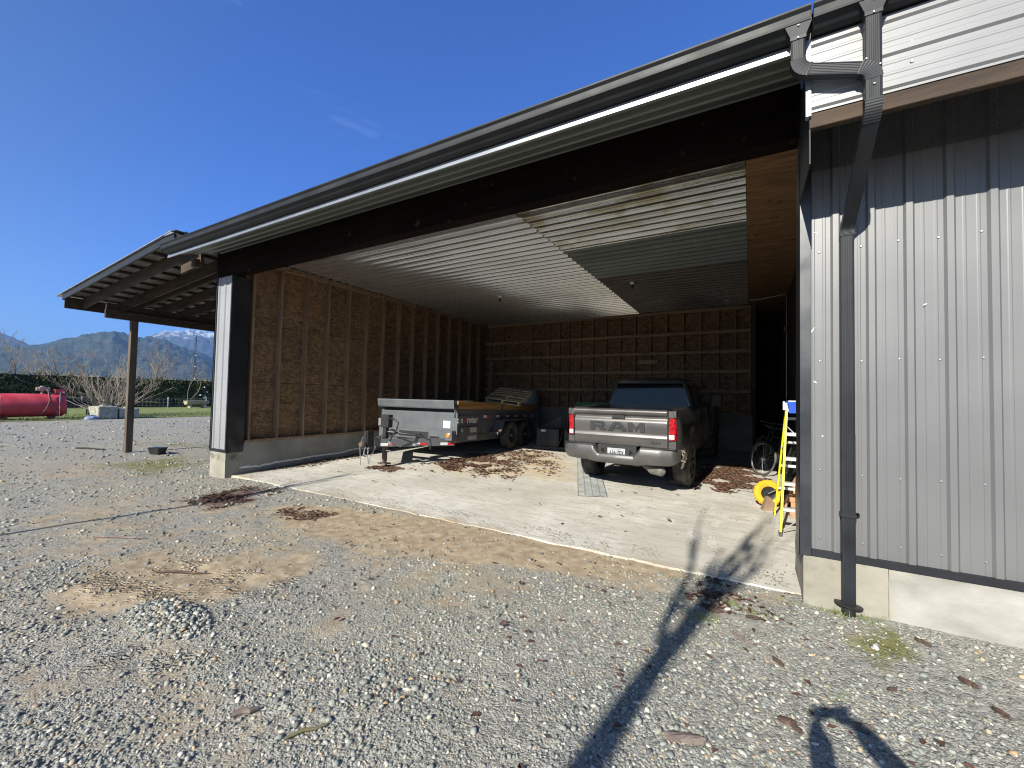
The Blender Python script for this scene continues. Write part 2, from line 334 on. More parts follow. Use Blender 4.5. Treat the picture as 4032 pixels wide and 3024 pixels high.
def ground_mat():
    m, nt, N, L, p = new_mat('gravel_and_dirt')
    tc = N.new('ShaderNodeTexCoord'); at = N.new('ShaderNodeAttribute'); at.attribute_name = 'masks'
    sp = N.new('ShaderNodeSeparateColor'); L.new(at.outputs['Color'], sp.inputs[0])
    wn = N.new('ShaderNodeTexNoise'); wn.inputs['Scale'].default_value = 16; wn.inputs['Detail'].default_value = 3; L.new(tc.outputs['Object'], wn.inputs['Vector'])
    wa = N.new('ShaderNodeVectorMath'); wa.operation = 'MULTIPLY_ADD'; L.new(wn.outputs['Color'], wa.inputs[0]); wa.inputs[1].default_value = (.045,.045,.045); L.new(tc.outputs['Object'], wa.inputs[2])
    def vor(s, rnd=1):
        v = N.new('ShaderNodeTexVoronoi'); v.inputs['Scale'].default_value = s; v.inputs['Randomness'].default_value = rnd
        L.new(wa.outputs[0], v.inputs['Vector']); return v
    def ramp(fac, els):
        r = N.new('ShaderNodeValToRGB'); e = r.color_ramp.elements
        e[0].position, e[0].color = els[0][0], (*els[0][1], 1); e[1].position, e[1].color = els[-1][0], (*els[-1][1], 1)
        for q, c in els[1:-1]:
            x = e.new(q); x.color = (*c, 1)
        L.new(fac, r.inputs[0]); return r.outputs[0]
    def mix(f, a, b):
        x = N.new('ShaderNodeMix'); x.data_type = 'RGBA'
        if isinstance(f, float): x.inputs['Factor'].default_value = f
        else: L.new(f, x.inputs['Factor'])
        L.new(a, x.inputs[6])
        if isinstance(b, tuple): x.inputs[7].default_value = (*b, 1)
        else: L.new(b, x.inputs[7])
        return x.outputs[2]
    def noise_(s, d=6):
        n = N.new('ShaderNodeTexNoise'); n.inputs['Scale'].default_value = s; n.inputs['Detail'].default_value = d
        L.new(tc.outputs['Object'], n.inputs['Vector']); return n.outputs['Fac']
    v1, v2 = vor(42), vor(85)
    stone = [(.05,(.09,.095,.092)), (.3,(.22,.222,.205)), (.55,(.315,.31,.28)), (.8,(.41,.40,.36)), (.93,(.40,.34,.26)), (1,(.55,.54,.51))]
    s1 = N.new('ShaderNodeSeparateColor'); L.new(v1.outputs['Color'], s1.inputs[0])
    s2 = N.new('ShaderNodeSeparateColor'); L.new(v2.outputs['Color'], s2.inputs[0])
    col = mix(.5, ramp(s1.outputs[0], stone), ramp(s2.outputs[1], stone))
    # large patches of finer and dustier gravel
    big = ramp(noise_(.55), [(.35,(0,0,0)), (.65,(1,1,1))])
    b2 = N.new('ShaderNodeMath'); b2.operation = 'MULTIPLY'; b2.inputs[1].default_value = .62; L.new(big, b2.inputs[0])
    col = mix(b2.outputs[0], col, (.36,.325,.25))
    def masked(ch, nscale, gain, lo):
        n = noise_(nscale, 8)
        a = N.new('ShaderNodeMath'); a.operation = 'MULTIPLY_ADD'; L.new(n, a.inputs[0]); a.inputs[1].default_value = gain; L.new(sp.outputs[ch], a.inputs[2])
        r = N.new('ShaderNodeMapRange'); L.new(a.outputs[0], r.inputs[0]); r.inputs[1].default_value = lo; r.inputs[2].default_value = lo+.3; return r.outputs[0]
    dn = ramp(noise_(9, 8), [(.3,(.28,.21,.138)), (.7,(.46,.375,.26))])
    fd = masked(0, 3.2, 1.0, .82); col = mix(fd, col, dn)
    mo = ramp(noise_(14), [(.3,(.12,.125,.04)), (.7,(.27,.25,.12))])
    fm = masked(1, 4, 1.0, .95); col = mix(fm, col, mo)
    rd = ramp(noise_(40), [(.35,(.06,.03,.025)), (.65,(.17,.09,.075))])
    fr = masked(2, 5, 1.0, .8); col = mix(fr, col, rd)
    L.new(col, p.inputs['Base Color']); p.inputs['Roughness'].default_value = .95; p.inputs['Specular IOR Level'].default_value = .25
    h = N.new('ShaderNodeMath'); h.operation = 'ADD'; L.new(v1.outputs['Distance'], h.inputs[0]); L.new(v2.outputs['Distance'], h.inputs[1])
    inv = N.new('ShaderNodeMath'); inv.operation = 'MULTIPLY'; inv.inputs[1].default_value = -1; L.new(h.outputs[0], inv.inputs[0])
    b = N.new('ShaderNodeBump'); b.inputs['Strength'].default_value = .9; b.inputs['Distance'].default_value = .02
    L.new(inv.outputs[0], b.inputs['Height'])
    om = N.new('ShaderNodeMath'); om.operation = 'MULTIPLY_ADD'; om.inputs[1].default_value = -.35; om.inputs[2].default_value = .42; L.new(fd, om.inputs[0]); L.new(om.outputs[0], b.inputs['Strength'])
    # lug marks pressed into the damp dirt
    t2 = N.new('ShaderNodeAttribute'); t2.attribute_name = 'tread'
    mpw = N.new('ShaderNodeMapping'); mpw.inputs['Rotation'].default_value = (0, 0, .75); L.new(tc.outputs['Object'], mpw.inputs[0])
    wv = N.new('ShaderNodeTexWave'); wv.inputs['Scale'].default_value = 7; wv.inputs['Distortion'].default_value = 14; wv.inputs['Detail'].default_value = 4; wv.inputs['Detail Scale'].default_value = 1.6; L.new(mpw.outputs[0], wv.inputs['Vector'])
    tm = N.new('ShaderNodeMath'); tm.operation = 'MULTIPLY'; tq = N.new('ShaderNodeMath'); tq.operation = 'MULTIPLY'; L.new(wv.outputs['Fac'], tq.inputs[0]); L.new(ramp(noise_(3.5, 4), [(.45,(0,0,0)), (.6,(1,1,1))]), tq.inputs[1]); L.new(tq.outputs[0], tm.inputs[0]); L.new(t2.outputs['Fac'], tm.inputs[1])
    bt = N.new('ShaderNodeBump'); bt.inputs['Strength'].default_value = 1.0; bt.inputs['Distance'].default_value = .05; L.new(tm.outputs[0], bt.inputs['Height']); L.new(b.outputs[0], bt.inputs['Normal'])
    b3 = N.new('ShaderNodeBump'); b3.inputs['Strength'].default_value = .6; b3.inputs['Distance'].default_value = .03
    L.new(noise_(7, 8), b3.inputs['Height']); L.new(bt.outputs[0], b3.inputs['Normal']); L.new(b3.outputs[0], p.inputs['Normal'])
    return m
me = mb.mesh('gravel_ground', ground_mat())
px_ = np.array([v[0] for v in vs]); py_ = np.array([v[1] for v in vs])
col = np.zeros((len(vs), 4), np.float32); col[:, 3] = 1
col[:, 0] = polymask(px_, py_, DIRT); col[:, 1] = polymask(px_, py_, MOSS); col[:, 2] = polymask(px_, py_, RED)
ca = me.color_attributes.new('masks', 'FLOAT_COLOR', 'POINT'); ca.data.foreach_set('color', col.ravel())
tr_ = polymask(px_, py_, [([(-5.0,1.75),(-4.9,2.05),(-3.6,2.35),(-3.5,2.05)], .12, .7), ([(-5.2,1.25),(-5.1,1.5),(-4.0,1.75),(-3.9,1.5)], .12, .8), ([(-3.5,1.0),(-3.5,1.2),(-3.2,1.4),(-3.1,1.2)], .12, .8)])
fa = me.attributes.new('tread', 'FLOAT', 'POINT'); fa.data.foreach_set('value', tr_.astype(np.float32))
link('gravel_ground', me, kind='structure', label='grey gravel yard with patches of brown dirt')

# ---------------------------------------------------------------- loose stones
def stones():
    rng = np.random.default_rng(3)
    P = []; S = []
    def ring(r0, r1, dens, s0, s1):
        a0, a1 = R_(-100), R_(62)
        n = int(dens*.5*(r1*r1-r0*r0)*(a1-a0)); r = np.sqrt(rng.uniform(r0*r0, r1*r1, n)); a = rng.uniform(a0, a1, n)
        x, y = r*np.sin(a), r*np.cos(a)
        s = s0*np.exp(rng.normal(0, .42, n)); s = np.minimum(s, s1)
        bad = (y > 4.47-.05*rng.random(n)) & (x > -8.95) | (y > 4.24) & (x > .3) | (y > 4.22) & (x < -8.75) & (x > -9.5) & (y < 13.5) | (y < .25)
        d = polymask(x, y, DIRT); m_ = polymask(x, y, MOSS); pn = np.array([vnoise(q*1.3, t*1.3, 9) for q, t in zip(x, y)])
        keep = ~bad & (rng.random(n) > np.clip(d*1.15+.15+.75*pn, 0, .93)) & (rng.random(n) > m_*.6)
        return x[keep], y[keep], s[keep]
    for a in ((.9, 2.4, 4600, .0062, .020), (2.4, 3.6, 3000, .0068, .021), (3.6, 6, 1500, .0080, .024), (6, 13, 260, .0125, .032), (13, 30, 22, .022, .05)):
        x, y, s = ring(*a); P.append(np.stack([x, y], 1)); S.append(s)
    # a low heap of coarser stones pushed up beside the tyre marks
    n = 900; a = rng.uniform(0, 2*pi, n); r = np.sqrt(rng.uniform(0, 1, n)); hx, hy = -3.72+.42*r*np.cos(a), 1.47+.20*r*np.sin(a)
    P.append(np.stack([hx, hy], 1)); S.append(np.minimum(.0115*np.exp(rng.normal(0, .35, n)), .026))
    n = 260; P.append(np.stack([rng.normal(-1.9, .28, n), rng.normal(1.75, .22, n)], 1)); S.append(np.minimum(.0115*np.exp(rng.normal(0, .4, n)), .026))
    P = np.concatenate(P); S = np.concatenate(S); n = len(P)
    t = (1+5**.5)/2
    ico = np.array([(-1,t,0),(1,t,0),(-1,-t,0),(1,-t,0),(0,-1,t),(0,1,t),(0,-1,-t),(0,1,-t),(t,0,-1),(t,0,1),(-t,0,-1),(-t,0,1)])/np.hypot(1,t)
    icf = np.array([(0,11,5),(0,5,1),(0,1,7),(0,7,10),(0,10,11),(1,5,9),(5,11,4),(11,10,2),(10,7,6),(7,1,8),(3,9,4),(3,4,2),(3,2,6),(3,6,8),(3,8,9),(4,9,5),(2,4,11),(6,2,10),(8,6,7),(9,8,1)])
    V = ico[None]*rng.uniform(.72, 1.2, (n, 12, 1))
    sc3 = np.stack([rng.uniform(.8, 1.45, n), rng.uniform(.7, 1.1, n), rng.uniform(.4, .75, n)], 1)
    V = V*sc3[:, None]*S[:, None, None]
    tilt = rng.normal(0, .35, n); c, s = np.cos(tilt), np.sin(tilt)
    x = V[:, :, 0]*c[:, None]-V[:, :, 2]*s[:, None]; z = V[:, :, 0]*s[:, None]+V[:, :, 2]*c[:, None]; y = V[:, :, 1]
    a = rng.uniform(0, 2*pi, n); c, s = np.cos(a), np.sin(a)
    X = x*c[:, None]-y*s[:, None]+P[:, :1]; Y = x*s[:, None]+y*c[:, None]+P[:, 1:]
    Z = z+(np.array([gz(q[0], q[1]) for q in P])+S*rng.uniform(.05, .35, n))[:, None]
    co_ = np.stack([X, Y, Z], 2).reshape(-1, 3); F = (icf[None]+np.arange(n)[:, None, None]*12).reshape(-1, 3)
    me = bpy.data.meshes.new('gravel'); me.vertices.add(len(co_)); me.vertices.foreach_set('co', co_.astype(np.float32).ravel())
    me.loops.add(F.size); me.loops.foreach_set('vertex_index', F.astype(np.int32).ravel())
    me.polygons.add(len(F)); me.polygons.foreach_set('loop_start', np.arange(0, F.size, 3, dtype=np.int32))
    me.update(calc_edges=True)
    pal = np.array([(.18,.19,.185),(.25,.265,.255),(.32,.325,.305),(.23,.25,.24),(.39,.39,.365),(.27,.285,.24),(.48,.465,.41),(.41,.34,.25),(.46,.32,.19),(.62,.61,.56),(.13,.14,.145),(.34,.31,.26)])
    pr = np.array([.14,.17,.14,.14,.10,.08,.07,.045,.02,.025,.045,.025]); idx = rng.choice(len(pal), n, p=pr/pr.sum())
    cc = np.clip(pal[idx]*np.array([1.01,1.0,.95])*rng.uniform(.8, 1.2, (n, 1)), 0, 1); cc = np.concatenate([cc, np.ones((n, 1))], 1)
    ca = me.color_attributes.new('tint', 'FLOAT_COLOR', 'POINT'); ca.data.foreach_set('color', np.repeat(cc, 12, 0).astype(np.float32).ravel())
    m, nt, N, L, p = new_mat('pebbles'); at = N.new('ShaderNodeAttribute'); at.attribute_name = 'tint'
    L.new(at.outputs['Color'], p.inputs['Base Color']); p.inputs['Roughness'].default_value = .75; p.inputs['Specular IOR Level'].default_value = .35
    me.materials.append(m); me.polygons.foreach_set('use_smooth', [True]*len(me.polygons))
    link('gravel', me, kind='stuff', label='loose grey pebbles strewn over the yard')
stones()

# ---------------------------------------------------------------- lawn
M['grass'] = pm('lawn_grass', (.12,.165,.04), (.25,.29,.09), 3, .9, 0, .8, 40, spots=((.26,.24,.10), 1.4, .52, .15), dist=.05)
xs = np.arange(-49.5, -30.4, .5); ysl = np.arange(-25, 70, .8)
MB().grid(lambda u, v: (u + (.35*vnoise(v*.7, 3) if u > -30.9 else 0), v, gz(u, v) + .02 + .02*vnoise(u, v, 2)), xs, ysl).build('lawn', M['grass'], fix=False, kind='structure', label='strip of short green lawn in front of the hedge')
rng = random.Random(5); mb = MB()
for _ in range(9000):
    x, y = rng.uniform(-36, -30.3), rng.uniform(0, 24); a = rng.uniform(0, 6.28); h = rng.uniform(.04, .11); z = gz(x, y)+.02
    dx, dy = .012*math.cos(a), .012*math.sin(a); lx, ly = rng.uniform(-.05, .05), rng.uniform(-.05, .05)
    mb.add([(x-dx, y-dy, z), (x+dx, y+dy, z), (x+lx, y+ly, z+h)], [(0, 1, 2)])
mb.build('grass', M['grass'], fix=False, kind='stuff', label='short grass blades along the front of the lawn')

# ---------------------------------------------------------------- mountains and haze
def hill_mat(name, c1, c2, c3, snow=None):
    m, nt, N, L, p = new_mat(name); tc = N.new('ShaderNodeTexCoord')
    def nz(s, d=8, st=(1,1,1)):
        mp = N.new('ShaderNodeMapping'); mp.inputs['Scale'].default_value = st; L.new(tc.outputs['Object'], mp.inputs[0])
        n = N.new('ShaderNodeTexNoise'); n.inputs['Scale'].default_value = s; n.inputs['Detail'].default_value = d; L.new(mp.outputs[0], n.inputs['Vector']); return n.outputs['Fac']
    r = N.new('ShaderNodeValToRGB'); r.color_ramp.elements[0].position = .42; r.color_ramp.elements[1].position = .62
    r.color_ramp.elements[0].color = (*c1, 1); r.color_ramp.elements[1].color = (*c2, 1); L.new(nz(.022), r.inputs[0])
    q = N.new('ShaderNodeValToRGB'); q.color_ramp.elements[0].position = .56; q.color_ramp.elements[1].position = .68; L.new(nz(.0042, 9, (1,1,2.2)), q.inputs[0])
    x = N.new('ShaderNodeMix'); x.data_type = 'RGBA'; L.new(q.outputs[0], x.inputs['Factor']); L.new(r.outputs[0], x.inputs[6]); x.inputs[7].default_value = (*c3, 1)
    out = x.outputs[2]
    if snow:
        g = N.new('ShaderNodeNewGeometry'); s = N.new('ShaderNodeSeparateXYZ'); L.new(g.outputs['Position'], s.inputs[0])
        a = N.new('ShaderNodeMath'); a.operation = 'MULTIPLY_ADD'; L.new(nz(.008, 10), a.inputs[0]); a.inputs[1].default_value = 520; L.new(s.outputs[2], a.inputs[2])
        mr = N.new('ShaderNodeMapRange'); L.new(a.outputs[0], mr.inputs[0]); mr.inputs[1].default_value = snow+200; mr.inputs[2].default_value = snow+360
        f = N.new('ShaderNodeMath'); f.operation = 'MULTIPLY'; f.inputs[1].default_value = .62; L.new(mr.outputs[0], f.inputs[0])
        y = N.new('ShaderNodeMix'); y.data_type = 'RGBA'; L.new(f.outputs[0], y.inputs['Factor']); L.new(out, y.inputs[6]); y.inputs[7].default_value = (.8,.82,.85,1); out = y.outputs[2]
    L.new(out, p.inputs['Base Color']); p.inputs['Roughness'].default_value = 1; p.inputs['Specular IOR Level'].default_value = .1
    return m
def range_(name, D, depth, crest, mt, rough, seed, label):
    az = [a for a, e in crest]; el = [e for a, e in crest]
    us = np.arange(az[0], az[-1], .09 if D < 7000 else .12); tv = np.linspace(0, 1.35, 56)
    def fn(u, t):
        h = D*math.tan(R_(np.interp(u, az, el)))
        r = D - depth*(1-t); s = (math.sin(min(t, 1)*pi/2)**.9 if t <= 1 else 1-(t-1)*1.6)
        x, y = r*math.sin(R_(u)), r*math.cos(R_(u)); k = rough*h
        nzv = fbm(x/(D*.09), y/(D*.09), seed, 6); ridge = abs(fbm(x/(D*.05), y/(D*.05), seed+4, 5))
        z = h*s + k*(nzv*.35-ridge*.5)*s*(1.0 if t < .9 else .35) + k*.10*fbm(x/60, y/60, seed, 3)
        return (x, y, -2+max(z, -.4))
    MB().grid(fn, us, tv).build(name, mt, fix=False, kind='structure', label=label)
range_('mountain', 4800, 2300, [(-120,3.0),(-100,2.6),(-92,3.2),(-86,2.7),(-82,2.9),(-79.6,3.35),(-78.7,3.62),(-77.6,4.15),(-76.3,4.65),(-75,5.02),(-73.6,5.3),(-72.5,5.1),(-71.9,4.95),(-70.8,5.1),(-69.8,5.08),(-68,4.5),(-66.2,3.9),(-65.4,3.5),(-61,2.6),(-50,3.0),(-35,2.4),(-10,3.2)],
       hill_mat('forest_slope', (.028,.040,.027), (.055,.066,.045), (.075,.068,.05)), .42, 2, 'dark forested mountain ridge beyond the hedge')
range_('mountain', 8800, 3300, [(-76.5,3.5),(-75.6,4.9),(-74.9,5.25),(-74.2,5.2),(-73.4,4.5),(-72.2,4.6),(-71.2,5.3),(-70,6.0),(-69.2,6.25),(-67.6,6.35),(-66.5,6.2),(-65.4,6.05),(-62,5.4),(-57,5.7),(-48,4.4)],
       hill_mat('snowy_slope', (.03,.04,.035), (.07,.075,.07), (.10,.105,.105), 800), .3, 8, 'distant mountain with a snow dusted top')
range_('mountain', 8200, 3000, [(-104,4.6),(-95,5.2),(-88,4.9),(-83,4.6),(-81,4.25),(-80.2,4.05),(-79.6,3.8),(-78.8,3.5),(-77.6,2.6),(-76,2.0)],
       hill_mat('bluff_slope', (.03,.04,.03), (.06,.065,.05), (.10,.105,.10), 850), .3, 15, 'far snow streaked mountain at the left edge')
hb = MB().box(-13000, 13000, -13000, 13000, -4, 1010)
hm = bpy.data.materials.new('haze'); hm.use_nodes = True; N = hm.node_tree.nodes; N.clear()
ou = N.new('ShaderNodeOutputMaterial'); pv = N.new('ShaderNodeVolumePrincipled'); pv.inputs['Color'].default_value = (.30,.55,1,1)
pv.inputs['Density'].default_value = 1.02e-4; pv.inputs['Anisotropy'].default_value = .1
hm.node_tree.links.new(pv.outputs[0], ou.inputs['Volume'])
hb.build('haze', hm, kind='stuff', label='thin blue distance haze')
# ================================================================ the open shed
shed = thing('open_shed', 'large open-fronted shed with charcoal metal cladding and a pale corrugated ceiling', 'shed')
XL, XR, YB, ZC = -8.84, .80, 13.45, 2.754
WY = 4.30                                  # outer face of the front cladding
def rib_profile(L, period=.2286, off=0., hmaj=.020, hmin=.0022):
    pts = []; k0 = int(math.floor(-off/period))-1; q = []
    for k in range(k0, int(L/period)+3):
        c = off+k*period
        q += [(c-.034, 0), (c-.019, hmaj), (c+.019, hmaj), (c+.034, 0)]
        for f in (.078, .152): q += [(c+f-.012, 0), (c+f-.006, hmin), (c+f+.006, hmin), (c+f+.012, 0)]
    q = [p for p in q if 0 < p[0] < L]
    return [(0, 0)]+q+[(L, 0)]
def ribbed(mb, p, a, b, out, L, H, off=0., m=0, th=.004, **k):
    # sheet spanned by a (across ribs, length L) and b (along ribs, length H), ribs standing out along `out`
    p, a, b, out = Vector(p), Vector(a), Vector(b), Vector(out); pr = rib_profile(L, off=off, **k)
    v0 = [p+a*s+out*h for s, h in pr]; n = len(pr)
    back = [p-out*th, p+a*L-out*th]
    vs = v0+[v+b*H for v in v0]+back+[v+b*H for v in back]
    fs = [(i, i+1, n+i+1, n+i) for i in range(n-1)]
    fs += [(2*n, 2*n+2, 2*n+3, 2*n+1), (0, n, 2*n+2, 2*n), (n-1, 2*n+1, 2*n+3, 2*n-1),
           list(range(n))+[2*n+1, 2*n], list(range(n, 2*n))[::-1]+[2*n+2, 2*n+3]]
    return mb.add(vs, fs, m)

# --- concrete floor with its gentle rise
def slab_mat():
    m, nt, N, L, p = new_mat('floor_concrete'); tc = N.new('ShaderNodeTexCoord')
    def nz(s, d=8, st=(1,1,1), dist=0):
        mp = N.new('ShaderNodeMapping'); mp.inputs['Scale'].default_value = st; L.new(tc.outputs['Object'], mp.inputs[0])
        n = N.new('ShaderNodeTexNoise'); n.inputs['Scale'].default_value = s; n.inputs['Detail'].default_value = d; n.inputs['Distortion'].default_value = dist
        L.new(mp.outputs[0], n.inputs['Vector']); return n.outputs['Fac']
    def ramp(f, a, b, ca, cb):
        r = N.new('ShaderNodeValToRGB'); e = r.color_ramp.elements; e[0].position, e[1].position = a, b; e[0].color, e[1].color = (*ca, 1), (*cb, 1)
        L.new(f, r.inputs[0]); return r.outputs[0]
    def mix(f, a, b):
        x = N.new('ShaderNodeMix'); x.data_type = 'RGBA'; L.new(f, x.inputs['Factor']); L.new(a, x.inputs[6])
        if isinstance(b, tuple): x.inputs[7].default_value = (*b, 1)
        else: L.new(b, x.inputs[7])
        return x.outputs[2]
    K, Wt = (0,0,0), (1,1,1)
    base = ramp(nz(1.1), .3, .7, (.52,.50,.45), (.68,.655,.59))
    scr = ramp(nz(2.0, 9, (.5,3.5,1), .8), .52, .72, K, (.5,.5,.5)); base = mix(scr, base, (.40,.36,.29))
    tr = ramp(nz(3.2, 9, (1.6,.5,1), .5), .60, .68, K, (.6,.6,.6)); base = mix(tr, base, (.70,.68,.63))
    fs_ = ramp(nz(6.5, 9, (.5,2.2,1), 1.2), .50, .66, K, (.55,.55,.55)); base = mix(fs_, base, (.36,.325,.26))
    sp = ramp(nz(38, 3), .66, .72, K, (.7,.7,.7)); base = mix(sp, base, (.24,.19,.13))
    at = N.new('ShaderNodeAttribute'); at.attribute_name = 'masks'; ss = N.new('ShaderNodeSeparateColor'); L.new(at.outputs['Color'], ss.inputs[0])
    a = N.new('ShaderNodeMath'); a.operation = 'MULTIPLY_ADD'; L.new(nz(3.5), a.inputs[0]); a.inputs[1].default_value = .9; L.new(ss.outputs[0], a.inputs[2])
    r = N.new('ShaderNodeMapRange'); L.new(a.outputs[0], r.inputs[0]); r.inputs[1].default_value = .75; r.inputs[2].default_value = 1.25
    base = mix(r.outputs[0], base, (.56,.42,.23))
    a = N.new('ShaderNodeMath'); a.operation = 'MULTIPLY_ADD'; L.new(nz(5), a.inputs[0]); a.inputs[1].default_value = .9; L.new(ss.outputs[1], a.inputs[2])
    r = N.new('ShaderNodeMapRange'); L.new(a.outputs[0], r.inputs[0]); r.inputs[1].default_value = .8; r.inputs[2].default_value = 1.1
    base = mix(r.outputs[0], base, (.06,.055,.05))
    a = N.new('ShaderNodeMath'); a.operation = 'MULTIPLY_ADD'; L.new(nz(2.6, 9), a.inputs[0]); a.inputs[1].default_value = 1.5; L.new(ss.outputs[2], a.inputs[2])
    r = N.new('ShaderNodeMapRange'); L.new(a.outputs[0], r.inputs[0]); r.inputs[1].default_value = 1.55; r.inputs[2].default_value = 2.0
    base = mix(r.outputs[0], base, (.40,.33,.235))
    st = ramp(nz(.7, 6), .50, .68, K, (.55,.55,.55)); base = mix(st, base, (.44,.40,.33))
    L.new(base, p.inputs['Base Color']); p.inputs['Roughness'].default_value = .85; p.inputs['Specular IOR Level'].default_value = .3
    b = N.new('ShaderNodeBump'); b.inputs['Strength'].default_value = .5; b.inputs['Distance'].default_value = .006; L.new(nz(18, 8, (1,2,1)), b.inputs['Height']); L.new(b.outputs[0], p.inputs['Normal'])
    return m
xs = np.linspace(-8.98, XR+.05, 420); ys = np.linspace(YF, 18, 120)
mb = MB()
edge = lambda x: .03*vnoise(x*2.3, 7)+.022*vnoise(x*9, 3)+.02*vnoise(x*27, 5)
mb.grid(lambda u, v: (u, v+(edge(u) if v < YF+.01 else 0), slabz(v)+.004*vnoise(u*.8, v*.8)), xs, ys, 0, True)
top = [(u, YF+edge(u), slabz(YF)+.004*vnoise(u*.8, YF*.8)) for u in xs]; n = len(top)
mb.add(top+[(x, y-.02, z-.16) for x, y, z in top], [(i, i+1, n+i+1, n+i) for i in range(n-1)], 0)
me = mb.mesh('concrete_floor', slab_mat())
V = np.array(mb.v); cm = np.zeros((len(V), 4), np.float32); cm[:, 3] = 1
DUST = [([(-6.4,6.6),(-6.3,8.6),(-5.7,10.4),(-4.4,10.6),(-2.9,9.0),(-2.7,7.2),(-3.9,6.9),(-5.2,6.3)], .7, .55), ([(-.9,8),(-.8,10.2),(.7,10.4),(.6,8.6)], .5, .35), ([(-8,4.5),(-8,6),(-6.6,6.5),(-6.9,4.6)], .4, .3)]
TAR = [([(-8.98,4.4),(-8.98,8.2),(-8.60,8.2),(-8.52,5.6),(-8.72,4.45)], .10, .75), ([(-8.98,8.2),(-8.98,13.4),(-8.5,13.4),(-8.6,8.2)], .15, .5)]
cm[:, 2] = np.clip(1-(V[:, 1]-YF)/.55, 0, 1); cm[:, 0] = polymask(V[:, 0], V[:, 1], DUST); cm[:, 1] = polymask(V[:, 0], V[:, 1], TAR)
ca = me.color_attributes.new('masks', 'FLOAT_COLOR', 'POINT'); ca.data.foreach_set('color', cm.ravel())
link('concrete_floor', me, kind='structure', label='pale concrete floor of the open shed')

# --- left inside wall: boards, studs, plates, stem wall
zt = -1.02                                 # top of the stem wall
wl = MB().box(XL-.17, XL-.14, 4.6, YB+.1, zt, ZC+.1)
for z in (.20, 1.42): wl.box(XL-.1405, XL-.138, 4.6, YB, z-.007, z+.007, 1)
wl = wl.build('wall', [M['osb'], M['darkwood']], shed, label='inside wall of bare strand board with upright studs')
for i in range(15):
    y = 4.72+i*.586
    if y < YB-.05:
        j = random.uniform(-.012, .012)
        MB().box(XL-.139, XL, y-.019+j, y+.019+j, zt+.045, ZC-.05).build('stud', M['stud'], wl)
MB().box(XL-.139, XL+.004, 4.64, YB, zt, zt+.042).build('sill_plate', M['stud'], wl)
MB().box(XL-.139, XL+.004, 4.5, YB, ZC-.09, ZC-.012).build('top_plate', M['stud'], wl)
f = MB().box(XL-.30, XL-.01, 4.50, YB+.2, -2.1, zt-.004)
for y in (4.95, 7.25, 9.8): f.box(XL-.0105, XL-.0085, y-.006, y+.006, -1.6, zt-.01)
f.build('foundation', M['concin'], shed)
# white mineral line where damp has crept up the stem wall
lime = MB(); pts = []
for i in range(60):
    y = 4.56+i*.056; b = slabz(y)+.10+.05*vnoise(y*1.7, 2)+.02*vnoise(y*9, 1); pts.append((y, b, b+.035+.012*vnoise(y*8, 6)))
v = []
for y, a, b in pts: v += [(XL-.006, y, a), (XL-.006, y, b)]
lime.add(v, [(2*i, 2*i+2, 2*i+3, 2*i+1) for i in range(59)]).build('salt_line', M['white'], shed, fix=False)
# --- left front pillar
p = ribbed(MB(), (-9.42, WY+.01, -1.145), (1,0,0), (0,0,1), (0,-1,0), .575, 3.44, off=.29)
PCL = p.build('cladding', M['siding_lit'], shed, label='grey ribbed cladding of the end pillar, sunlit brightness painted in')
SCREW = MB().lathe([(.011, 0), (.011, .002), (.0068, .003), (.0068, .008)], (0,0,0), (0,-1,0), 10).mesh('screw', M['galv'])
def screw(p, parent):
    o = link('screw', SCREW, parent); o.location = p; return o
for x in (-9.27, -9.02):
    for z in (-.95, -.35, .25, .85, 1.45, 2.0): screw((x, WY+.01, z), PCL)
MB().box(-9.47, -9.41, WY-.012, WY+.03, -1.19, 3.0).box(-9.47, -9.445, WY-.012, 13.6, -1.19, 3.0).build('corner_trim', M['flash'], shed)
MB().box(-9.43, -8.83, WY-.014, WY+.03, -1.20, -1.147).build('base_trim', M['dkmetal'], shed)
def crumple(u, v): return (-8.845+.012*vnoise(u*5, v*2.3, 4)+(.04*max(0, -.55-v)*vnoise(u*9, v*7, 1)), u, v)
MB().grid(crumple, np.linspace(WY-.01, 4.62, 12), np.linspace(-1.21, 2.29, 60)).build('flashing', M['blackfilm'], shed, label='crumpled black flashing on the pillar edge')
MB().box(-8.875, -8.84, WY-.016, WY+.02, -1.15, 2.295).build('corner_trim', M['flash'], shed)
pier = MB()
pier.grid(lambda u, v: (u, WY-.004+.006*vnoise(u*9, v*9), v), np.linspace(-9.43, -8.85, 14), np.linspace(-2.05, -1.205, 18))
pier.grid(lambda u, v: (-8.85+.012*vnoise(u*9, v*7, 3), u, v), np.linspace(WY-.004, 4.62, 8), np.linspace(-2.05, -1.205, 18))
pier.box(-9.43, -8.87, WY+.01, 4.62, -2.05, -1.206); pier.box(-9.43, -9.2, 4.62, 13.6, -2.05, -1.206)
pier.build('pier', M['conc'], shed, label='pale concrete pier under the clad pillar')
ribbed(MB(), (-9.44, 13.6, -1.2), (0,-1,0), (0,0,1), (-1,0,0), 9.2, 4.2).build('cladding', M['siding'], shed)
MB().box(-9.40, -8.90, WY+.04, 4.6, -1.19, 2.295).build('pillar_core', M['darkwood'], shed)
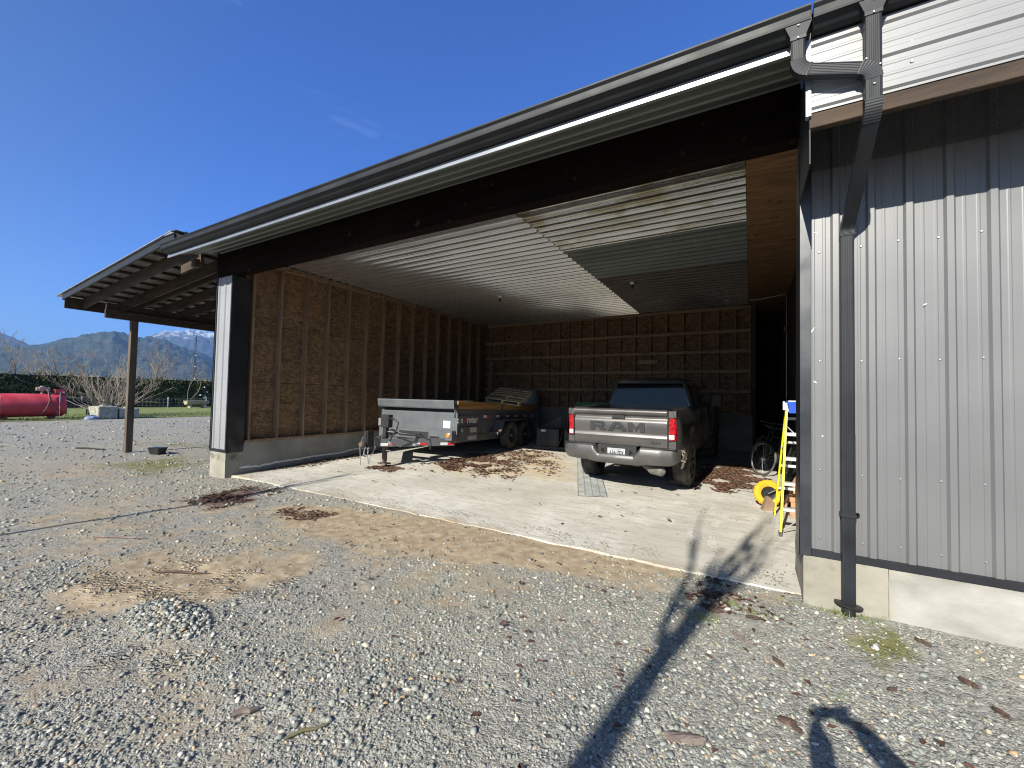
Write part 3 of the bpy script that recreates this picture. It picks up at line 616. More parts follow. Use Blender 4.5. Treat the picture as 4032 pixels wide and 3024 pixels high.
# --- back wall: boards, studs and girts
zb = -.36
wb = MB().box(XL-.14, .02, YB+.142, YB+.17, zb, ZC+.1).build('wall', M['osb'], shed, label='back wall of strand board behind a grid of studs and girts')
stud_x = [-8.75, -8.15, -7.55, -6.95, -6.25, -5.85, -5.50, -5.07, -4.62, -4.17, -3.70, -3.22, -2.74, -2.26, -1.78, -1.30, -.82, -.38, -.02]
for x in stud_x: MB().box(x-.019, x+.019, YB+.03, YB+.141, zb+.04, ZC-.03).build('stud', M['stud'], wb)
for i, z in enumerate((2.03, 1.45, .87, .30)):
    MB().box(XL-.1, .0, YB-.012, YB+.028, z-.045, z+.045).build('girt', M['girt'], wb)
MB().box(XL-.1, .0, YB+.03, YB+.141, zb, zb+.039).build('sill_plate', M['girt'], wb)
MB().box(XL-.1, .0, YB-.012, YB+.029, ZC-.10, ZC-.012).build('top_plate', M['girt'], wb)
MB().box(-3.1, -2.5, YB-.03, YB-.013, 1.13, 1.25).build('board', M['girt'], wb)
fb = MB().box(XL-.01, .05, YB-.08, YB+.25, -2.0, zb-.004)
for x in (-4.65, -2.2): fb.box(x-.006, x+.006, YB-.0815, YB-.079, -1.4, zb-.02)
fb.build('foundation', M['concin'], shed)
MB().box(.022, .12, YB-.05, YB+.3, -1.4, ZC).build('door_post', M['darkwood'], shed)
# dark bay beyond the end of the back wall
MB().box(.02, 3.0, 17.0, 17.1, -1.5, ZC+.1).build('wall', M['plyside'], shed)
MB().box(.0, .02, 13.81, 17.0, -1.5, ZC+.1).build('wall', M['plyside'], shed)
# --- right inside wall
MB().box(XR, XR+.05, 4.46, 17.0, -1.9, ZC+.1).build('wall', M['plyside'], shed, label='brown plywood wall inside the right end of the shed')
# --- ceiling: four runs of corrugated sheet and a plywood strip
def sheet(name, x0, x1, y0, y1, mt, lab, off=0, dz=0):
    L = y1-y0; mb = MB(); ribbed(mb, (x0, y0, ZC+.02+dz), (0,1,0), (1,0,0), (0,0,-1), L, x1-x0, off=off, hmaj=.034, hmin=.009)
    mb.build(name, mt, shed, label=lab)
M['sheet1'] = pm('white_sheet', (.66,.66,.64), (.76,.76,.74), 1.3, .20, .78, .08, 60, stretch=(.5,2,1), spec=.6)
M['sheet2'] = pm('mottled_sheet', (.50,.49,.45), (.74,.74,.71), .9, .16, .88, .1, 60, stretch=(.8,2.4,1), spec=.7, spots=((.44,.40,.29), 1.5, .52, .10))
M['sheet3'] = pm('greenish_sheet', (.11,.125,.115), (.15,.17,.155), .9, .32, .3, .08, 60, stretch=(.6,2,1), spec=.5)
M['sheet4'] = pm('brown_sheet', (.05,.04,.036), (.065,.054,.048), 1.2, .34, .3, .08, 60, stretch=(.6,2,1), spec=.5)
xm = -3.08
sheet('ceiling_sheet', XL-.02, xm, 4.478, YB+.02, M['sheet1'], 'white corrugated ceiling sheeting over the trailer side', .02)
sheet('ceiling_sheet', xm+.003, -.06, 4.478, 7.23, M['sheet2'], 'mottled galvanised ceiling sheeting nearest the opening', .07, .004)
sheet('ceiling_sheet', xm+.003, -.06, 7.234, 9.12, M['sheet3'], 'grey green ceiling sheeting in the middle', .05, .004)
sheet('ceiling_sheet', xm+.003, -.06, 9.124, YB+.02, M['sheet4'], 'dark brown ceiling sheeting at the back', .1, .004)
cp = MB()
for y0, y1 in ((4.478, 5.6), (5.606, 8.05), (8.056, 10.5), (10.506, 12.9), (12.906, 17)): cp.box(-.055, 3.0, y0, y1, ZC-.001, ZC+.02)
cp.build('ceiling_board', M['ply'], shed, label='rough plywood strip beside the corrugated ceiling')
MB().box(-9.40, 3.0, 4.48, 17.0, ZC+.06, ZC+.09).build('attic_floor', M['darkwood'], shed)
# --- header beam, soffit, fascia, gutter, roof
BF, BB, BZ, K = 4.292, 4.475, 2.302, .978
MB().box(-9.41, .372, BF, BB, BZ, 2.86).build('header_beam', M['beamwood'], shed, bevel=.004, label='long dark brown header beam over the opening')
sv = Vector((0, .72, .235)).normalized()
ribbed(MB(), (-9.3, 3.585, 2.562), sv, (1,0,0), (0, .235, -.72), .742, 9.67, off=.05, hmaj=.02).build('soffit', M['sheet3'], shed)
tp = [(0,0), (-.012,0), (-.012,.022), (-.004,.024), (-.004,.066), (0,.066)]
MB().prism(tp, (-9.78, 3.58, 2.549), (0,1,0), (0,0,1), (10.12,0,0)).build('fascia_trim', M['trimw'], shed, label='bright metal trim under the gutter')
MB().box(-9.78, 8.5, 3.584, 3.62, 2.565, 2.76).build('fascia_board', M['dkmetal'], shed)
def gutter(x0, x1, lab):
    # K-style profile in (y, z)
    pr = [(3.655,2.83), (3.655,2.680), (3.62,2.676), (3.585,2.690), (3.555,2.722), (3.530,2.735), (3.522,2.735), (3.519,2.752), (3.526,2.756), (3.524,2.80), (3.505,2.822), (3.505,2.836), (3.522,2.838), (3.522,2.828), (3.534,2.80), (3.536,2.748), (3.60,2.70), (3.645,2.69), (3.645,2.83)]
    pr = [(y*K, z*K) for y, z in pr]
    mb = MB().prism(pr, (x0,0,0), (0,1,0), (0,0,1), (x1-x0,0,0))
    cap = [(3.655,2.83), (3.655,2.678), (3.59,2.682), (3.53,2.735), (3.519,2.752), (3.524,2.80), (3.505,2.832)]
    cap = [(y*K, z*K) for y, z in cap]
    for x in (x0, x1-.004): mb.prism(cap, (x,0,0), (0,1,0), (0,0,1), (.004,0,0))
    return mb.build('gutter', M['dkmetal'], shed, label=lab)
g1 = gutter(-9.77, .360, 'long charcoal gutter above the opening')
g2 = gutter(.373, 8.5, 'charcoal gutter above the clad front wall')
ribbed(MB(), (-9.5, 3.48, 2.735), (1,0,0), (0, 1, .32), (0,-.305,.952), 18.5, 10.2).build('roof', M['dkmetal'], shed)
MB().box(8.45, 8.5, 4.3, 13.6, -1.2, 4.6).build('wall', M['siding'], shed); MB().box(-9.4, .02, 13.72, 13.8, -1.8, 4.6).build('wall', M['siding'], shed)
# --- clad front wall on the right, with its pale fascia band
FCL = ribbed(MB(), (.42, WY+.006, -1.222), (1,0,0), (0,0,1), (0,-1,0), 8.1, 3.7, off=.190).build('cladding', M['siding'], shed, label='sunlit grey ribbed cladding of the front wall')
for k in range(9):
    for z in (-1.10, -.56, .36, 1.29):
        for dx in ((.115,) if k else (.03, .115)):
            x = .42+.19+.2286*(k-1)+dx+.05 if k else .465+dx*1.2
            screw((x, WY+.006, z+random.uniform(-.012, .012)), FCL)
sc_ = MB()
for x, z, a, l in ((1.52,-1.02,1.5,.13), (.455,.62,1.1,.06), (.47,.18,-.6,.04), (.52,-.27,.4,.02), (.70,.05,1.3,.02), (1.15,.77,.5,.03), (1.30,.86,2.2,.03), (.475,1.45,-.7,.03), (.60,1.62,2.5,.04), (.37,.42,1.57,.03)):
    d = Vector((math.cos(a), 0, math.sin(a)))*l/2; c = Vector((x, WY-.0135 if x > .6 else WY+.002, z)); nn = Vector((-d.z, 0, d.x)).normalized()*.006
    sc_.add([c-d, c+nn, c+d, c-nn*.6], [(0,1,2,3)])
sc_.build('scratch', M['white'], shed, fix=False, kind='stuff')
MB().box(.362, .374, WY-.02, 4.52, -1.30, 2.60).box(.362, .442, WY-.022, WY-.01, -1.27, 2.0).build('corner_trim', M['gloss'], shed, bevel=.003, label='dark corner trim at the edge of the front wall')
dn = MB().grid(lambda u, v: (.358+.006*vnoise(u*6, v*3, 2)-.05*max(0, (-.2-v))*max(0, .35-abs(v+.8))*3*(u-4.3), u, v), np.linspace(WY, 4.56, 8), np.linspace(-1.29, 2.2, 50))
dn.build('flashing', M['blackfilm'], shed)
MB().box(.442, 8.5, WY-.03, WY+.004, -1.262, -1.205).build('base_trim', M['dkmetal'], shed, bevel=.004)
fd = MB().grid(lambda u, v: (u, WY-.02+.006*vnoise(u*7, v*7)+.004*vnoise(u*22, v*22), v), np.linspace(.385, .925, 24), np.linspace(-2.1, -1.264, 36))
fd.grid(lambda u, v: (.385+.006*vnoise(u*9, v*9), u, v), np.linspace(WY-.02, 5.0, 6), np.linspace(-2.1, -1.264, 8))
fd.box(.39, .92, WY, 4.9, -2.1, -1.266).build('foundation', M['conc'], shed, label='pale concrete footing block behind the downspout')
fd = MB().grid(lambda u, v: (u, WY-.008+.008*vnoise(u*6, v*6)+.004*vnoise(u*22, v*22), v), np.linspace(.93, 8.5, 220), np.linspace(-2.1, -1.264, 30))
fd.box(.93, 8.5, WY+.02, 4.7, -2.1, -1.266).build('foundation', M['conc2'], shed, label='whitewashed concrete footing along the front wall')
FPN = ribbed(MB(), (.370, 3.584, 2.083), (0,0,1), (1,0,0), (0,-1,0), .543, 8.12, off=.05, hmaj=.016).build('fascia_panel', M['fascia'], shed, label='pale horizontally ribbed panel below the gutter')
for x in (.91, 1.52):
    for z in (2.25, 2.386): screw((x, 3.584, z), FPN)
MB().box(.340, .370, 3.565, 3.62, 2.055, 2.66).build('corner_trim', M['trimw'], shed)
MB().box(.362, 8.5, 3.592, 3.65, 1.976, 2.088).build('edge_board', M['darkwood'], shed, bevel=.004)
MB().box(.362, .37, 3.60, 4.29, 1.72, 2.58).build('end_panel', M['dkmetal'], shed)
net = MB(); z0 = 2.0
for i in range(0, 130): net.bar((.38+i*.025, 3.65, z0), (.38+i*.025, 4.28, z0-.03), .0018, .0018)
for j in range(26): net.bar((.38, 3.66+j*.0245, z0-.03*j/26), (3.65, 3.66+j*.0245, z0-.03*j/26), .0018, .0018)
net.build('bird_netting', M['black'], shed, fix=False)
MB().box(.38, 8.5, 3.63, 4.29, 2.55, 2.57).build('soffit', M['darkwood'], shed)
# --- downspouts: corrugated rectangular pipe
def spout_prof(wd=.088, dp=.062, r=.012):
    pts = []
    nb = 6
    def rib_side(a, b):
        out = []
        for i in range(nb):
            t0, t1 = i/nb, (i+1)/nb
            for t, q in ((t0+.02, 0), (t0+.05, -.0028), (t1-.05, -.0028), (t1-.02, 0)): out.append((a[0]+(b[0]-a[0])*t, a[1]+(b[1]-a[1])*t, q))
        return out
    w2, d2 = wd/2, dp/2
    for x, y, q in rib_side((-w2+r, -d2), (w2-r, -d2)): pts.append((x, y-q))
    pts += [(w2-r*.3, -d2+r*.3), (w2, -d2+r), (w2, d2-r), (w2-r*.3, d2-r*.3)]
    for x, y, q in rib_side((w2-r, d2), (-w2+r, d2)): pts.append((x, y+q))
    pts += [(-w2+r*.3, d2-r*.3), (-w2, d2-r), (-w2, -d2+r), (-w2+r*.3, -d2+r*.3)]
    return pts
SP = spout_prof(); SPF = [(-.044,-.031), (.044,-.031), (.044,.031), (-.044,.031)]
def bend(p, a, b, r, n=9, pleat=.0035):
    # pleated elbow round corner p from direction a to b; returns path and per-ring scale
    p, a, b = Vector(p), Vector(a).normalized(), Vector(b).normalized()
    s, e = p-a*r, p+b*r; pts = []; scl = []
    for i in range(n*2+1):
        t = i/(n*2); q = (1-t)**2*s+2*t*(1-t)*p+t*t*e; pts.append(q); scl.append(1.0+(.035 if i % 2 else -.02))
    return pts, scl
ds = MB(); X2 = .697; Y2 = 3.497
# straight drop from the right hand outlet to the tee
ds.sweep(SP, [(X2, Y2, 2.64), (X2, Y2, 2.2)], up=(0,-1,0))
# cross pipe from the left hand outlet
X1 = .286; Z1 = 2.357
pa, sa = bend((X1, Y2, Z1), (0,0,-1), (1,0,-.33), .075)
ds.sweep(SP, [(X1, Y2, 2.64), pa[0]], up=(0,-1,0))
ds.sweep(SPF, pa, up=(0,-1,0), scale=[q*1.02 for q in sa])
pb, sb = bend((X2, Y2, Z1-.14), (1,0,-.33), (0,0,-1), .075)
ds.sweep(SP, [pa[-1], pb[0]], up=(0,-1,0))
ds.sweep(SPF, pb, up=(0,-1,0), scale=[q*1.05 for q in sb])
ds.sweep(SP, [pb[-1], (X2, Y2, 2.005)], up=(0,-1,0), scale=[1.03, 1.03])
# kicked back elbow, slanting run and wall elbow
Y3 = WY-.055; X3 = .676
kn = Vector((X2, Y2, 1.94)); kw = Vector((X3, Y3, 1.42)); dv = (kw-kn).normalized()
pc, s_ = bend(kn, (0,0,-1), dv, .07); ds.sweep(SPF, pc, up=(0,-1,0), scale=[q*1.03 for q in s_])
pd, s2 = bend(kw, dv, (0,0,-1), .06)
ds.sweep(SPF, [pc[-1], pd[0]], up=(0,-1,0)); ds.sweep(SPF, pd, up=(0,-1,0), scale=[q*1.03 for q in s2])
ds.sweep(SP, [pd[-1], (X3, Y3, -.24)], up=(0,-1,0)); ds.sweep(SP, [(X3, Y3, -.235), (X3, Y3, -1.62)], up=(0,-1,0), scale=[1.03, 1.0])
dsp = ds.build('downspout', M['flash'], shed, label='charcoal downspout joined by a cross pipe under the gutters')
for x in (X1, X2):
    fl = MB(); zt_, zb_ = 2.735, 2.655
    fl.ring_sweep([[(x+sx*w_, Y2+sy*d_-.0, z) for sx, sy in ((-1,-1),(1,-1),(1,1),(-1,1))] for z, w_, d_ in ((2.685,.078,.048), (2.665,.076,.046), (2.597,.047,.035), (2.572,.047,.035))], sm=False)
    fl.build('gutter_outlet', M['flash'], dsp)
mb = MB().box(X3-.052, X3+.052, Y3-.037, Y3+.04, -.90, -.865); mb.lathe([(.018,0), (.018,.006)], (X3+.062, WY-.018, -.882), (0,-1,0), 12).box(X3+.05, X3+.075, WY-.024, WY-.012, -.90, -.865)
mb.build('strap', M['dkmetal'], dsp, bevel=.004)
ft = MB()
rr = []
for z, q in ((-1.597,.075), (-1.59,.088), (-1.582,.088), (-1.575,.05)): rr.append([(X3+q*1.05*math.cos(t), Y3+q*.78*math.sin(t), z-.10*(math.cos(t)*q*1.1)) for t in np.linspace(0, 2*pi, 29)[:-1]])
ft.ring_sweep(rr); ft.cyl((X3, Y3, -1.60), (X3, Y3, -1.80), .046, n=16)
ft.build('drain_collar', M['black'], dsp)
for p_ in ((X1,Y2-.049,2.66), (X1,Y2-.038,2.58), (X2,Y2-.049,2.66), (X2,Y2-.038,2.58), (X2-.04,Y2-.036,2.28), (X2+.03,Y2-.036,2.22), (X2,Y2-.036,2.10), (X3+.06,WY-.03,1.39)): screw(p_, dsp).scale = (.6, .6, .6)
# --- things fixed to the ceiling
def lamp(x, y, lab):
    t = thing('ceiling_lamp', lab, 'lamp', (x, y, ZC-.004), group='lamp holders on the shed ceiling')
    MB().lathe([(.058,0), (.058,-.012), (.048,-.032), (.03,-.045), (.026,-.055)], (0,0,0), n=20).build('lamp_base', M['white'], t)
    MB().lathe([(.022,-.055), (.024,-.075), (.028,-.10), (.030,-.125), (.022,-.15), (.004,-.158)], (0,0,0), n=16).build('bulb', pm('dead_bulb', (.03,.03,.03), rough=.2), t)
    return t
l1 = lamp(-5.94, 9.59, 'white lamp holder on the pale sheeting above the trailer')
l2 = copy_tree(l1); l2.location = (-2.41, 9.76, ZC-.008); l2['label'] = 'white lamp holder on the dark sheeting above the pickup'
cd = thing('electric_cable', 'thin grey cable looping from the plywood ceiling down the inside wall', 'cable', (.79, 12.5, -.2))
MB().tube([(-.70, .30, 2.93), (-.35, .15, 2.94), (-.12, .02, 2.945), (-.03, -.02, 2.93), (-.012, -.03, 2.86), (-.012, -.03, 2.3), (-.012, -.03, 1.0), (-.012, -.03, -.9)], .009, 8).build('conduit', M['galv'], cd)
MB().box(-.06, 0, -.06, .0, 2.0, 2.12).build('switch_box', M['steel'], cd, bevel=.006)
MB().box(-.82, -.68, .25, .35, 2.925, 2.953).build('junction_box', M['galv'], cd, bevel=.006)
# ================================================================ lean-to on the left end of the shed
lt = thing('lean_to', 'open timber lean-to with a metal roof on one dark post', 'lean-to', (-14.42, 4.6, -1.70))
lo = Vector((14.42, -4.6, 1.70))
def rz_(x): return 2.52+.083*(x+16.3)          # top of the roof sheet
class LB(MB):
    def build(s, *a, **k):
        s.v = [tuple(Vector(v)+lo) for v in s.v]; return MB.build(s, *a, **k)
YE = 12.5
mb = LB(); a = Vector((1, 0, .083)).normalized()
ribbed(mb, (-16.35, YE, rz_(-16.35)-.02), (0,-1,0), a, (-.083,0,1), YE-3.58, 6.85, off=.05, hmaj=.024)
mb.build('roof', pm('dull_roof', (.20,.20,.185), (.30,.30,.28), 1.5, .5, .35), lt)
xs_ = np.linspace(-16.0, -9.75, 12)
for x in np.arange(-15.9, -9.6, .61): LB().bar((x, 3.66, rz_(x)-.06), (x, YE, rz_(x)-.06), .085, .04).build('purlin', M['rafter'], lt)
def slope_bar(y, w_, h, top, name, mt, x0=-15.95, x1=-9.52, lab=None):
    LB().prism([(x0, rz_(x0)-top), (x1, rz_(x1)-top), (x1, rz_(x1)-top-h), (x0, rz_(x0)-top-h)], (0, y-w_/2, 0), (1,0,0), (0,0,1), (0, w_, 0)).build(name, mt, lt, label=lab)
for y in (4.0, 4.70, 4.93, 5.56, 6.15, 6.77, 7.4, 8.0, 8.6, 9.2, 9.8, 10.4, 11.0, 11.6): slope_bar(y, .045, .27, .085, 'rafter', M['rafter'])
slope_bar(3.61, .04, .15, .035, 'barge_board', M['flash'], -16.02, -9.6, 'grey metal barge trim along the roof edge')
slope_bar(3.60, .10, .02, .012, 'roof_edge', M['galv'], -16.38, -9.62)
LB().box(-16.0, -15.955, 3.63, YE, rz_(-16)-.40, rz_(-16)-.10).build('rim_board', M['rafter'], lt)
LB().box(-14.50, -14.42, 4.02, YE, 1.845, 2.05).box(-14.55, -14.502, 4.05, YE, 1.845, 2.24).build('edge_beam', M['darkwood'], lt, bevel=.004)
LB().box(-14.54, -14.40, 4.54, 4.69, -1.95, 1.843).build('post', M['postwood'], lt, bevel=.006)
LB().box(-14.54, -14.40, 11.9, 12.05, -1.95, 1.843).build('post', M['postwood'], lt, bevel=.006)
LB().prism([(-9.95, 3.0), (-9.75, 3.075), (-9.55, 3.0)], (0, 3.56, 0), (1,0,0), (0,0,1), (0, YE-3.56, 0)).build('ridge_cap', M['galv'], lt)
LB().box(-9.62, -9.48, 3.90, 4.02, 2.45, 2.60).bar((-10.3, 4.02, 2.55), (-9.45, 4.02, 2.62), .05, .24).build('ledger', M['rafter'], lt)

# ================================================================ pickup truck
def car_paint(name, c, met=.55, rough=.38):
    m, nt, N, L, p = new_mat(name)
    p.inputs['Base Color'].default_value = (*c, 1); p.inputs['Metallic'].default_value = met; p.inputs['Roughness'].default_value = rough
    p.inputs['Coat Weight'].default_value = .7; p.inputs['Coat Roughness'].default_value = .05
    tc = N.new('ShaderNodeTexCoord'); n = N.new('ShaderNodeTexNoise'); n.inputs['Scale'].default_value = 3.0; n.inputs['Detail'].default_value = 8
    L.new(tc.outputs['Object'], n.inputs['Vector']); r = N.new('ShaderNodeValToRGB'); e = r.color_ramp.elements
    e[0].position = .35; e[1].position = .72; e[0].color = (*c, 1); e[1].color = (c[0]*1.35+.01, c[1]*1.3+.008, c[2]*1.25+.005, 1)
    L.new(n.outputs['Fac'], r.inputs[0]); L.new(r.outputs[0], p.inputs['Base Color'])
    mr = N.new('ShaderNodeMapRange'); mr.inputs[3].default_value = .0; mr.inputs[4].default_value = .22; L.new(n.outputs['Fac'], mr.inputs[0]); L.new(mr.outputs[0], p.inputs['Coat Roughness'])
    return m
PAINT = car_paint('granite_paint', (.098,.094,.094))
BUMP = car_paint('bumper_paint', (.075,.074,.073), .4, .42)
GLASS = pm('dark_glass', (.006,.007,.009), rough=.03, spec=.5, coat=.15)
RED = pm('red_lens', (.16,.002,.005), (.50,.012,.02), 26, .12, 0, .8, 60, coat=.6, dist=.004)
CLEAR = pm('clear_lens', (.80,.78,.78), (.55,.52,.52), 60, .15, 0, .4, 60, coat=1, dist=.003)
M['muff'] = pm('muffler_grey', (.13,.125,.115), (.22,.21,.19), 9, .6, .3)
TRIM = pm('black_trim', (.018,.018,.018), (.025,.025,.025), 8, .5)
LETTER = pm('letter_grey', (.016,.019,.022), (.024,.027,.030), 6, .5, .0)
ty = -2.6
tk = thing('pickup_truck', 'dark grey crew pickup truck parked nose in with its tailgate to the opening', 'pickup truck', (-1.895, 8.19, slabz(8.19)), (math.atan(SL), 0, R_(ty)))
RW, WB = .42, 3.57
def arch(y):     # lower edge of the body side
    z = .56
    for c in (0, WB):
        d = abs(y-c)
        if d < .515: z = max(z, .42+math.sqrt(.515**2-d*d))
    return z
def side_x(z, y):
    # how far the panel stands out at height z
    t = np.interp(z, [.5, .62, .80, 1.02, 1.16, 1.26, 1.34, 1.405], [.925, .955, .985, 1.0, .99, .965, .940, .905])
    for c in (0, WB):
        d = math.hypot(y-c, z-.42)
        if d < .68: t += .035*max(0, min(1, (.68-d)/.12))*(1 if z < 1.1 else max(0, (1.25-z)/.15))
    if y < -.93: t -= .05*((-.93-y)/.17)**2
    if y > 4.05: t -= .22*((y-4.05)/.5)**2
    return t
def side_panel(y0, y1, ztop, s, ny):
    mb = MB(); ys = list(np.linspace(y0, y1, ny))
    for c in (0, WB):
        for k in (-.515, -.5149, .515, .5149): 
            if y0 < c+k < y1: ys.append(c+k)
    ys = sorted(ys); n = 18
    def fn(u, v):
        z0 = arch(u); zt_ = ztop(u) if callable(ztop) else ztop; z = z0+(zt_-z0)*v
        return (s*side_x(z, u), u, z)
    mb.grid(fn, ys, np.linspace(0, 1, n), flip=(s < 0))
    # inward return of the wheel arch and sill
    mb.grid(lambda u, v: (s*(side_x(arch(u), u)-.16*v), u, arch(u)+.01*v), ys, [0, .15, 1], flip=(s > 0))
    return mb
zt = lambda y: 1.405 if y < .70 else (1.36 if y < 2.7 else np.interp(y, [2.7, 3.4, 4.3, 4.6], [1.34, 1.28, 1.20, 1.08]))
body = MB()
for s in (1, -1):
    for q in (side_panel(-1.10, .715, 1.405, s, 46), side_panel(.735, 2.75, lambda y: 1.36, s, 44), side_panel(2.76, 4.55, zt, s, 40)):
        body.add(q.v, q.f, 0, True)
    # bed rail, bed inner wall, gap behind cab
    body.grid(lambda u, v: (s*(.905-.115*v), u, 1.405+.012*math.sin(v*pi)), np.linspace(-1.10, .715, 12), np.linspace(0, 1, 5), flip=(s < 0))
    body.box(s*.785-.01, s*.785+.01, -1.08, .71, .82, 1.404)
    body.box(s*.70-.24, s*.70+.24, -.5, .5, .80, 1.02)
body.box(-.79, .79, -1.08, .71, .80, .84); body.box(-.79, .79, .68, .715, .80, 1.40)
# cab lower shell, cowl, bonnet, grille
body.box(-.90, .90, .74, 2.75, .60, 1.33); 
body.grid(lambda u, v: (u, v, (1.345 if v < 2.9 else np.interp(v, [2.9, 3.5, 4.2, 4.5], [1.34, 1.33, 1.26, 1.16]))-.06*(abs(u)/.93)**3+(.03 if abs(u) < .45 else 0)*min(1, max(0, (v-2.9)/.3))), np.linspace(-.95, .95, 21), np.linspace(2.45, 4.52, 18))
body.box(-.93, .93, 4.35, 4.55, .75, 1.14); body.box(-.45, .45, -1.0, 4.3, .52, .62)
# black inner wheel arches are dark gaps: simple liners
bodyo = body.build('body', PAINT, tk, fix=False)
bodyo.data.update()
# greenhouse
def gh(zq):  # half width, rear y, front y at height
    t = (zq-1.36)/.60
    return np.interp(t, [0, .85, 1], [.905, .745, .66]), np.interp(t, [0, .85, 1], [.80, .911, .965]), np.interp(t, [0, .85, 1], [3.05, 2.28, 2.10])
rings = []
for z in (1.30, 1.36, 1.55, 1.75, 1.86, 1.91, 1.945, 1.96):
    hw, yr, yf = gh(max(1.36, min(1.96, z)))
    if z > 1.9: hw -= (z-1.9)*1.6; yr += (z-1.9)*1.2; yf -= (z-1.9)*2
    pts = []; r = .09
    for (cx, cy, a0) in ((hw-r, yf-r, 0), (-hw+r, yf-r, 90), (-hw+r, yr+r, 180), (hw-r, yr+r, 270)):
        for k in range(6):
            t = R_(a0+90*k/5); pts.append((cx+r*math.cos(t), cy+r*math.sin(t), z+.02*(1-(cx/.9)**2)*(z > 1.9)))
    rings.append(pts)
MB().ring_sweep(rings).build('cab', PAINT, tk)
def rear_pt(x, z, off=0):
    hw, yr, yf = gh(z); return (x, yr-off, z)
def rear_quad(mb, x0, x1, z0, z1, off, thick, m=0, n=6):
    h0, h1 = gh(z0)[0], gh(z1)[0]
    f = lambda o: [[rear_pt(np.interp(i, [0, n], [x0, x1])*(np.interp(j, [0, 2], [1, h1/h0])), np.interp(j, [0, 2], [z0, z1]), o) for i in range(n+1)] for j in range(3)]
    A, B = f(off), f(off-thick); vs = [p for r_ in A for p in r_]+[p for r_ in B for p in r_]; k = 3*(n+1); fs = []
    for j in range(2):
        for i in range(n):
            a = j*(n+1)+i; fs += [(a, a+1, a+n+2, a+n+1), (k+a, k+a+n+1, k+a+n+2, k+a+1)]
    bd = [i for i in range(n+1)]+[(n+1)+n, 2*(n+1)+n]+[2*(n+1)+i for i in range(n-1, -1, -1)]+[(n+1)]
    fs += [(bd[i], bd[(i+1) % len(bd)], k+bd[(i+1) % len(bd)], k+bd[i]) for i in range(len(bd))]
    return mb.add(vs, fs, m)
rw = rear_quad(MB(), -.80, .80, 1.385, 1.865, .008, .02).build('rear_window', GLASS, tk)
fr = MB()
rear_quad(fr, -.80, .80, 1.375, 1.392, .013, .01); rear_quad(fr, -.80, .80, 1.858, 1.872, .013, .01)
fr.build('window_frame', TRIM, rw)
for s in (1, -1):
    sw = MB()
    for y0, y1, yt0, yt1 in ((1.02, 1.72, 1.12, 1.72), (1.78, 2.72, 1.78, 2.22)):
        sw.add([(s*(gh(1.40)[0]+.004), y0, 1.40), (s*(gh(1.40)[0]+.004), y1, 1.40), (s*(gh(1.84)[0]+.004), yt1, 1.84), (s*(gh(1.84)[0]+.004), yt0, 1.84)], [(0,1,2,3)])
    sw.build('side_window', GLASS, tk)
    mr_ = MB().sweep([(-.11,-.045), (.11,-.045), (.125,0), (.11,.05), (-.11,.05), (-.125,0)], [(s*1.10, 2.52, 1.36), (s*1.10, 2.52, 1.47), (s*1.11, 2.52, 1.60)], up=(0,-1,0)).bar((s*.90, 2.54, 1.40), (s*1.04, 2.53, 1.42), .06, .05)
    mr_.build('wing_mirror', TRIM, tk, bevel=.015, seg=2)
    MB().box(s*.985-.014*0, s*1.008, 1.90, 2.06, 1.08, 1.115).build('door_handle', TRIM, tk, bevel=.006)
    for y in (1.75, .74, 2.76): MB().box(min(s*.9, s*1.003), max(s*.9, s*1.003), y-.004, y+.004, .66, 1.35).build('door_gap', TRIM, tk)
MB().add([(-.78, 3.02, 1.37), (.78, 3.02, 1.37), (.68, 2.34, 1.86), (-.68, 2.34, 1.86)], [(0,1,2,3)]).build('windscreen', GLASS, tk)
bl = MB().box(-.19, .19, 1.00, 1.06, 1.905, 1.952).build('brake_light', RED, tk, bevel=.012, seg=2)
for s in (-1, 1): MB().box(s*.09-.045, s*.09+.045, .992, 1.002, 1.908, 1.928).build('cargo_lamp', CLEAR, bl)
# tailgate: profile (depth y, height z) pulled across the width
tp = [(-1.04,.80), (-1.095,.80), (-1.105,.84), (-1.108,.90), (-1.110,.925), (-1.119,.945), (-1.119,.952), (-1.109,.966), (-1.098,1.02), (-1.112,1.06), (-1.120,1.12), (-1.118,1.19), (-1.112,1.225), (-1.092,1.245), (-1.086,1.27), (-1.092,1.295), (-1.128,1.318), (-1.146,1.345), (-1.148,1.375), (-1.135,1.398), (-1.105,1.412), (-1.06,1.414), (-1.04,1.40)]
tg = MB().sweep([(y, z) for y, z in tp], [(-.793, 0, 0), (-.4, 0, 0), (.4, 0, 0), (.793, 0, 0)], sm=True, up=(0,0,1))
tg.v = [(-x if False else x, y, z) for x, y, z in tg.v]
# sweep along +x puts profile a-axis along d x up = (x) x (z) = -y ; mirror so that a = y
tg.v = [(x, -y, z) for x, y, z in tg.v]
tgo = tg.build('tailgate', PAINT, tk)
for s in (-1, 1): MB().box(s*.8025-.0075, s*.8025+.0075, -1.10, -1.02, .80, 1.40).build('panel_gap', TRIM, tk)
hd = MB().prism([(-.115,-.03), (-.09,.03), (.09,.03), (.115,-.03)], (0, -1.125, 1.275), (1,0,0), (0,0,1), (0,.04,0)); hd.build('tailgate_handle', TRIM, tgo, bevel=.006)
MB().box(-.06, .06, -1.129, -1.12, 1.258, 1.274).build('handle_recess', M['black'], tgo)
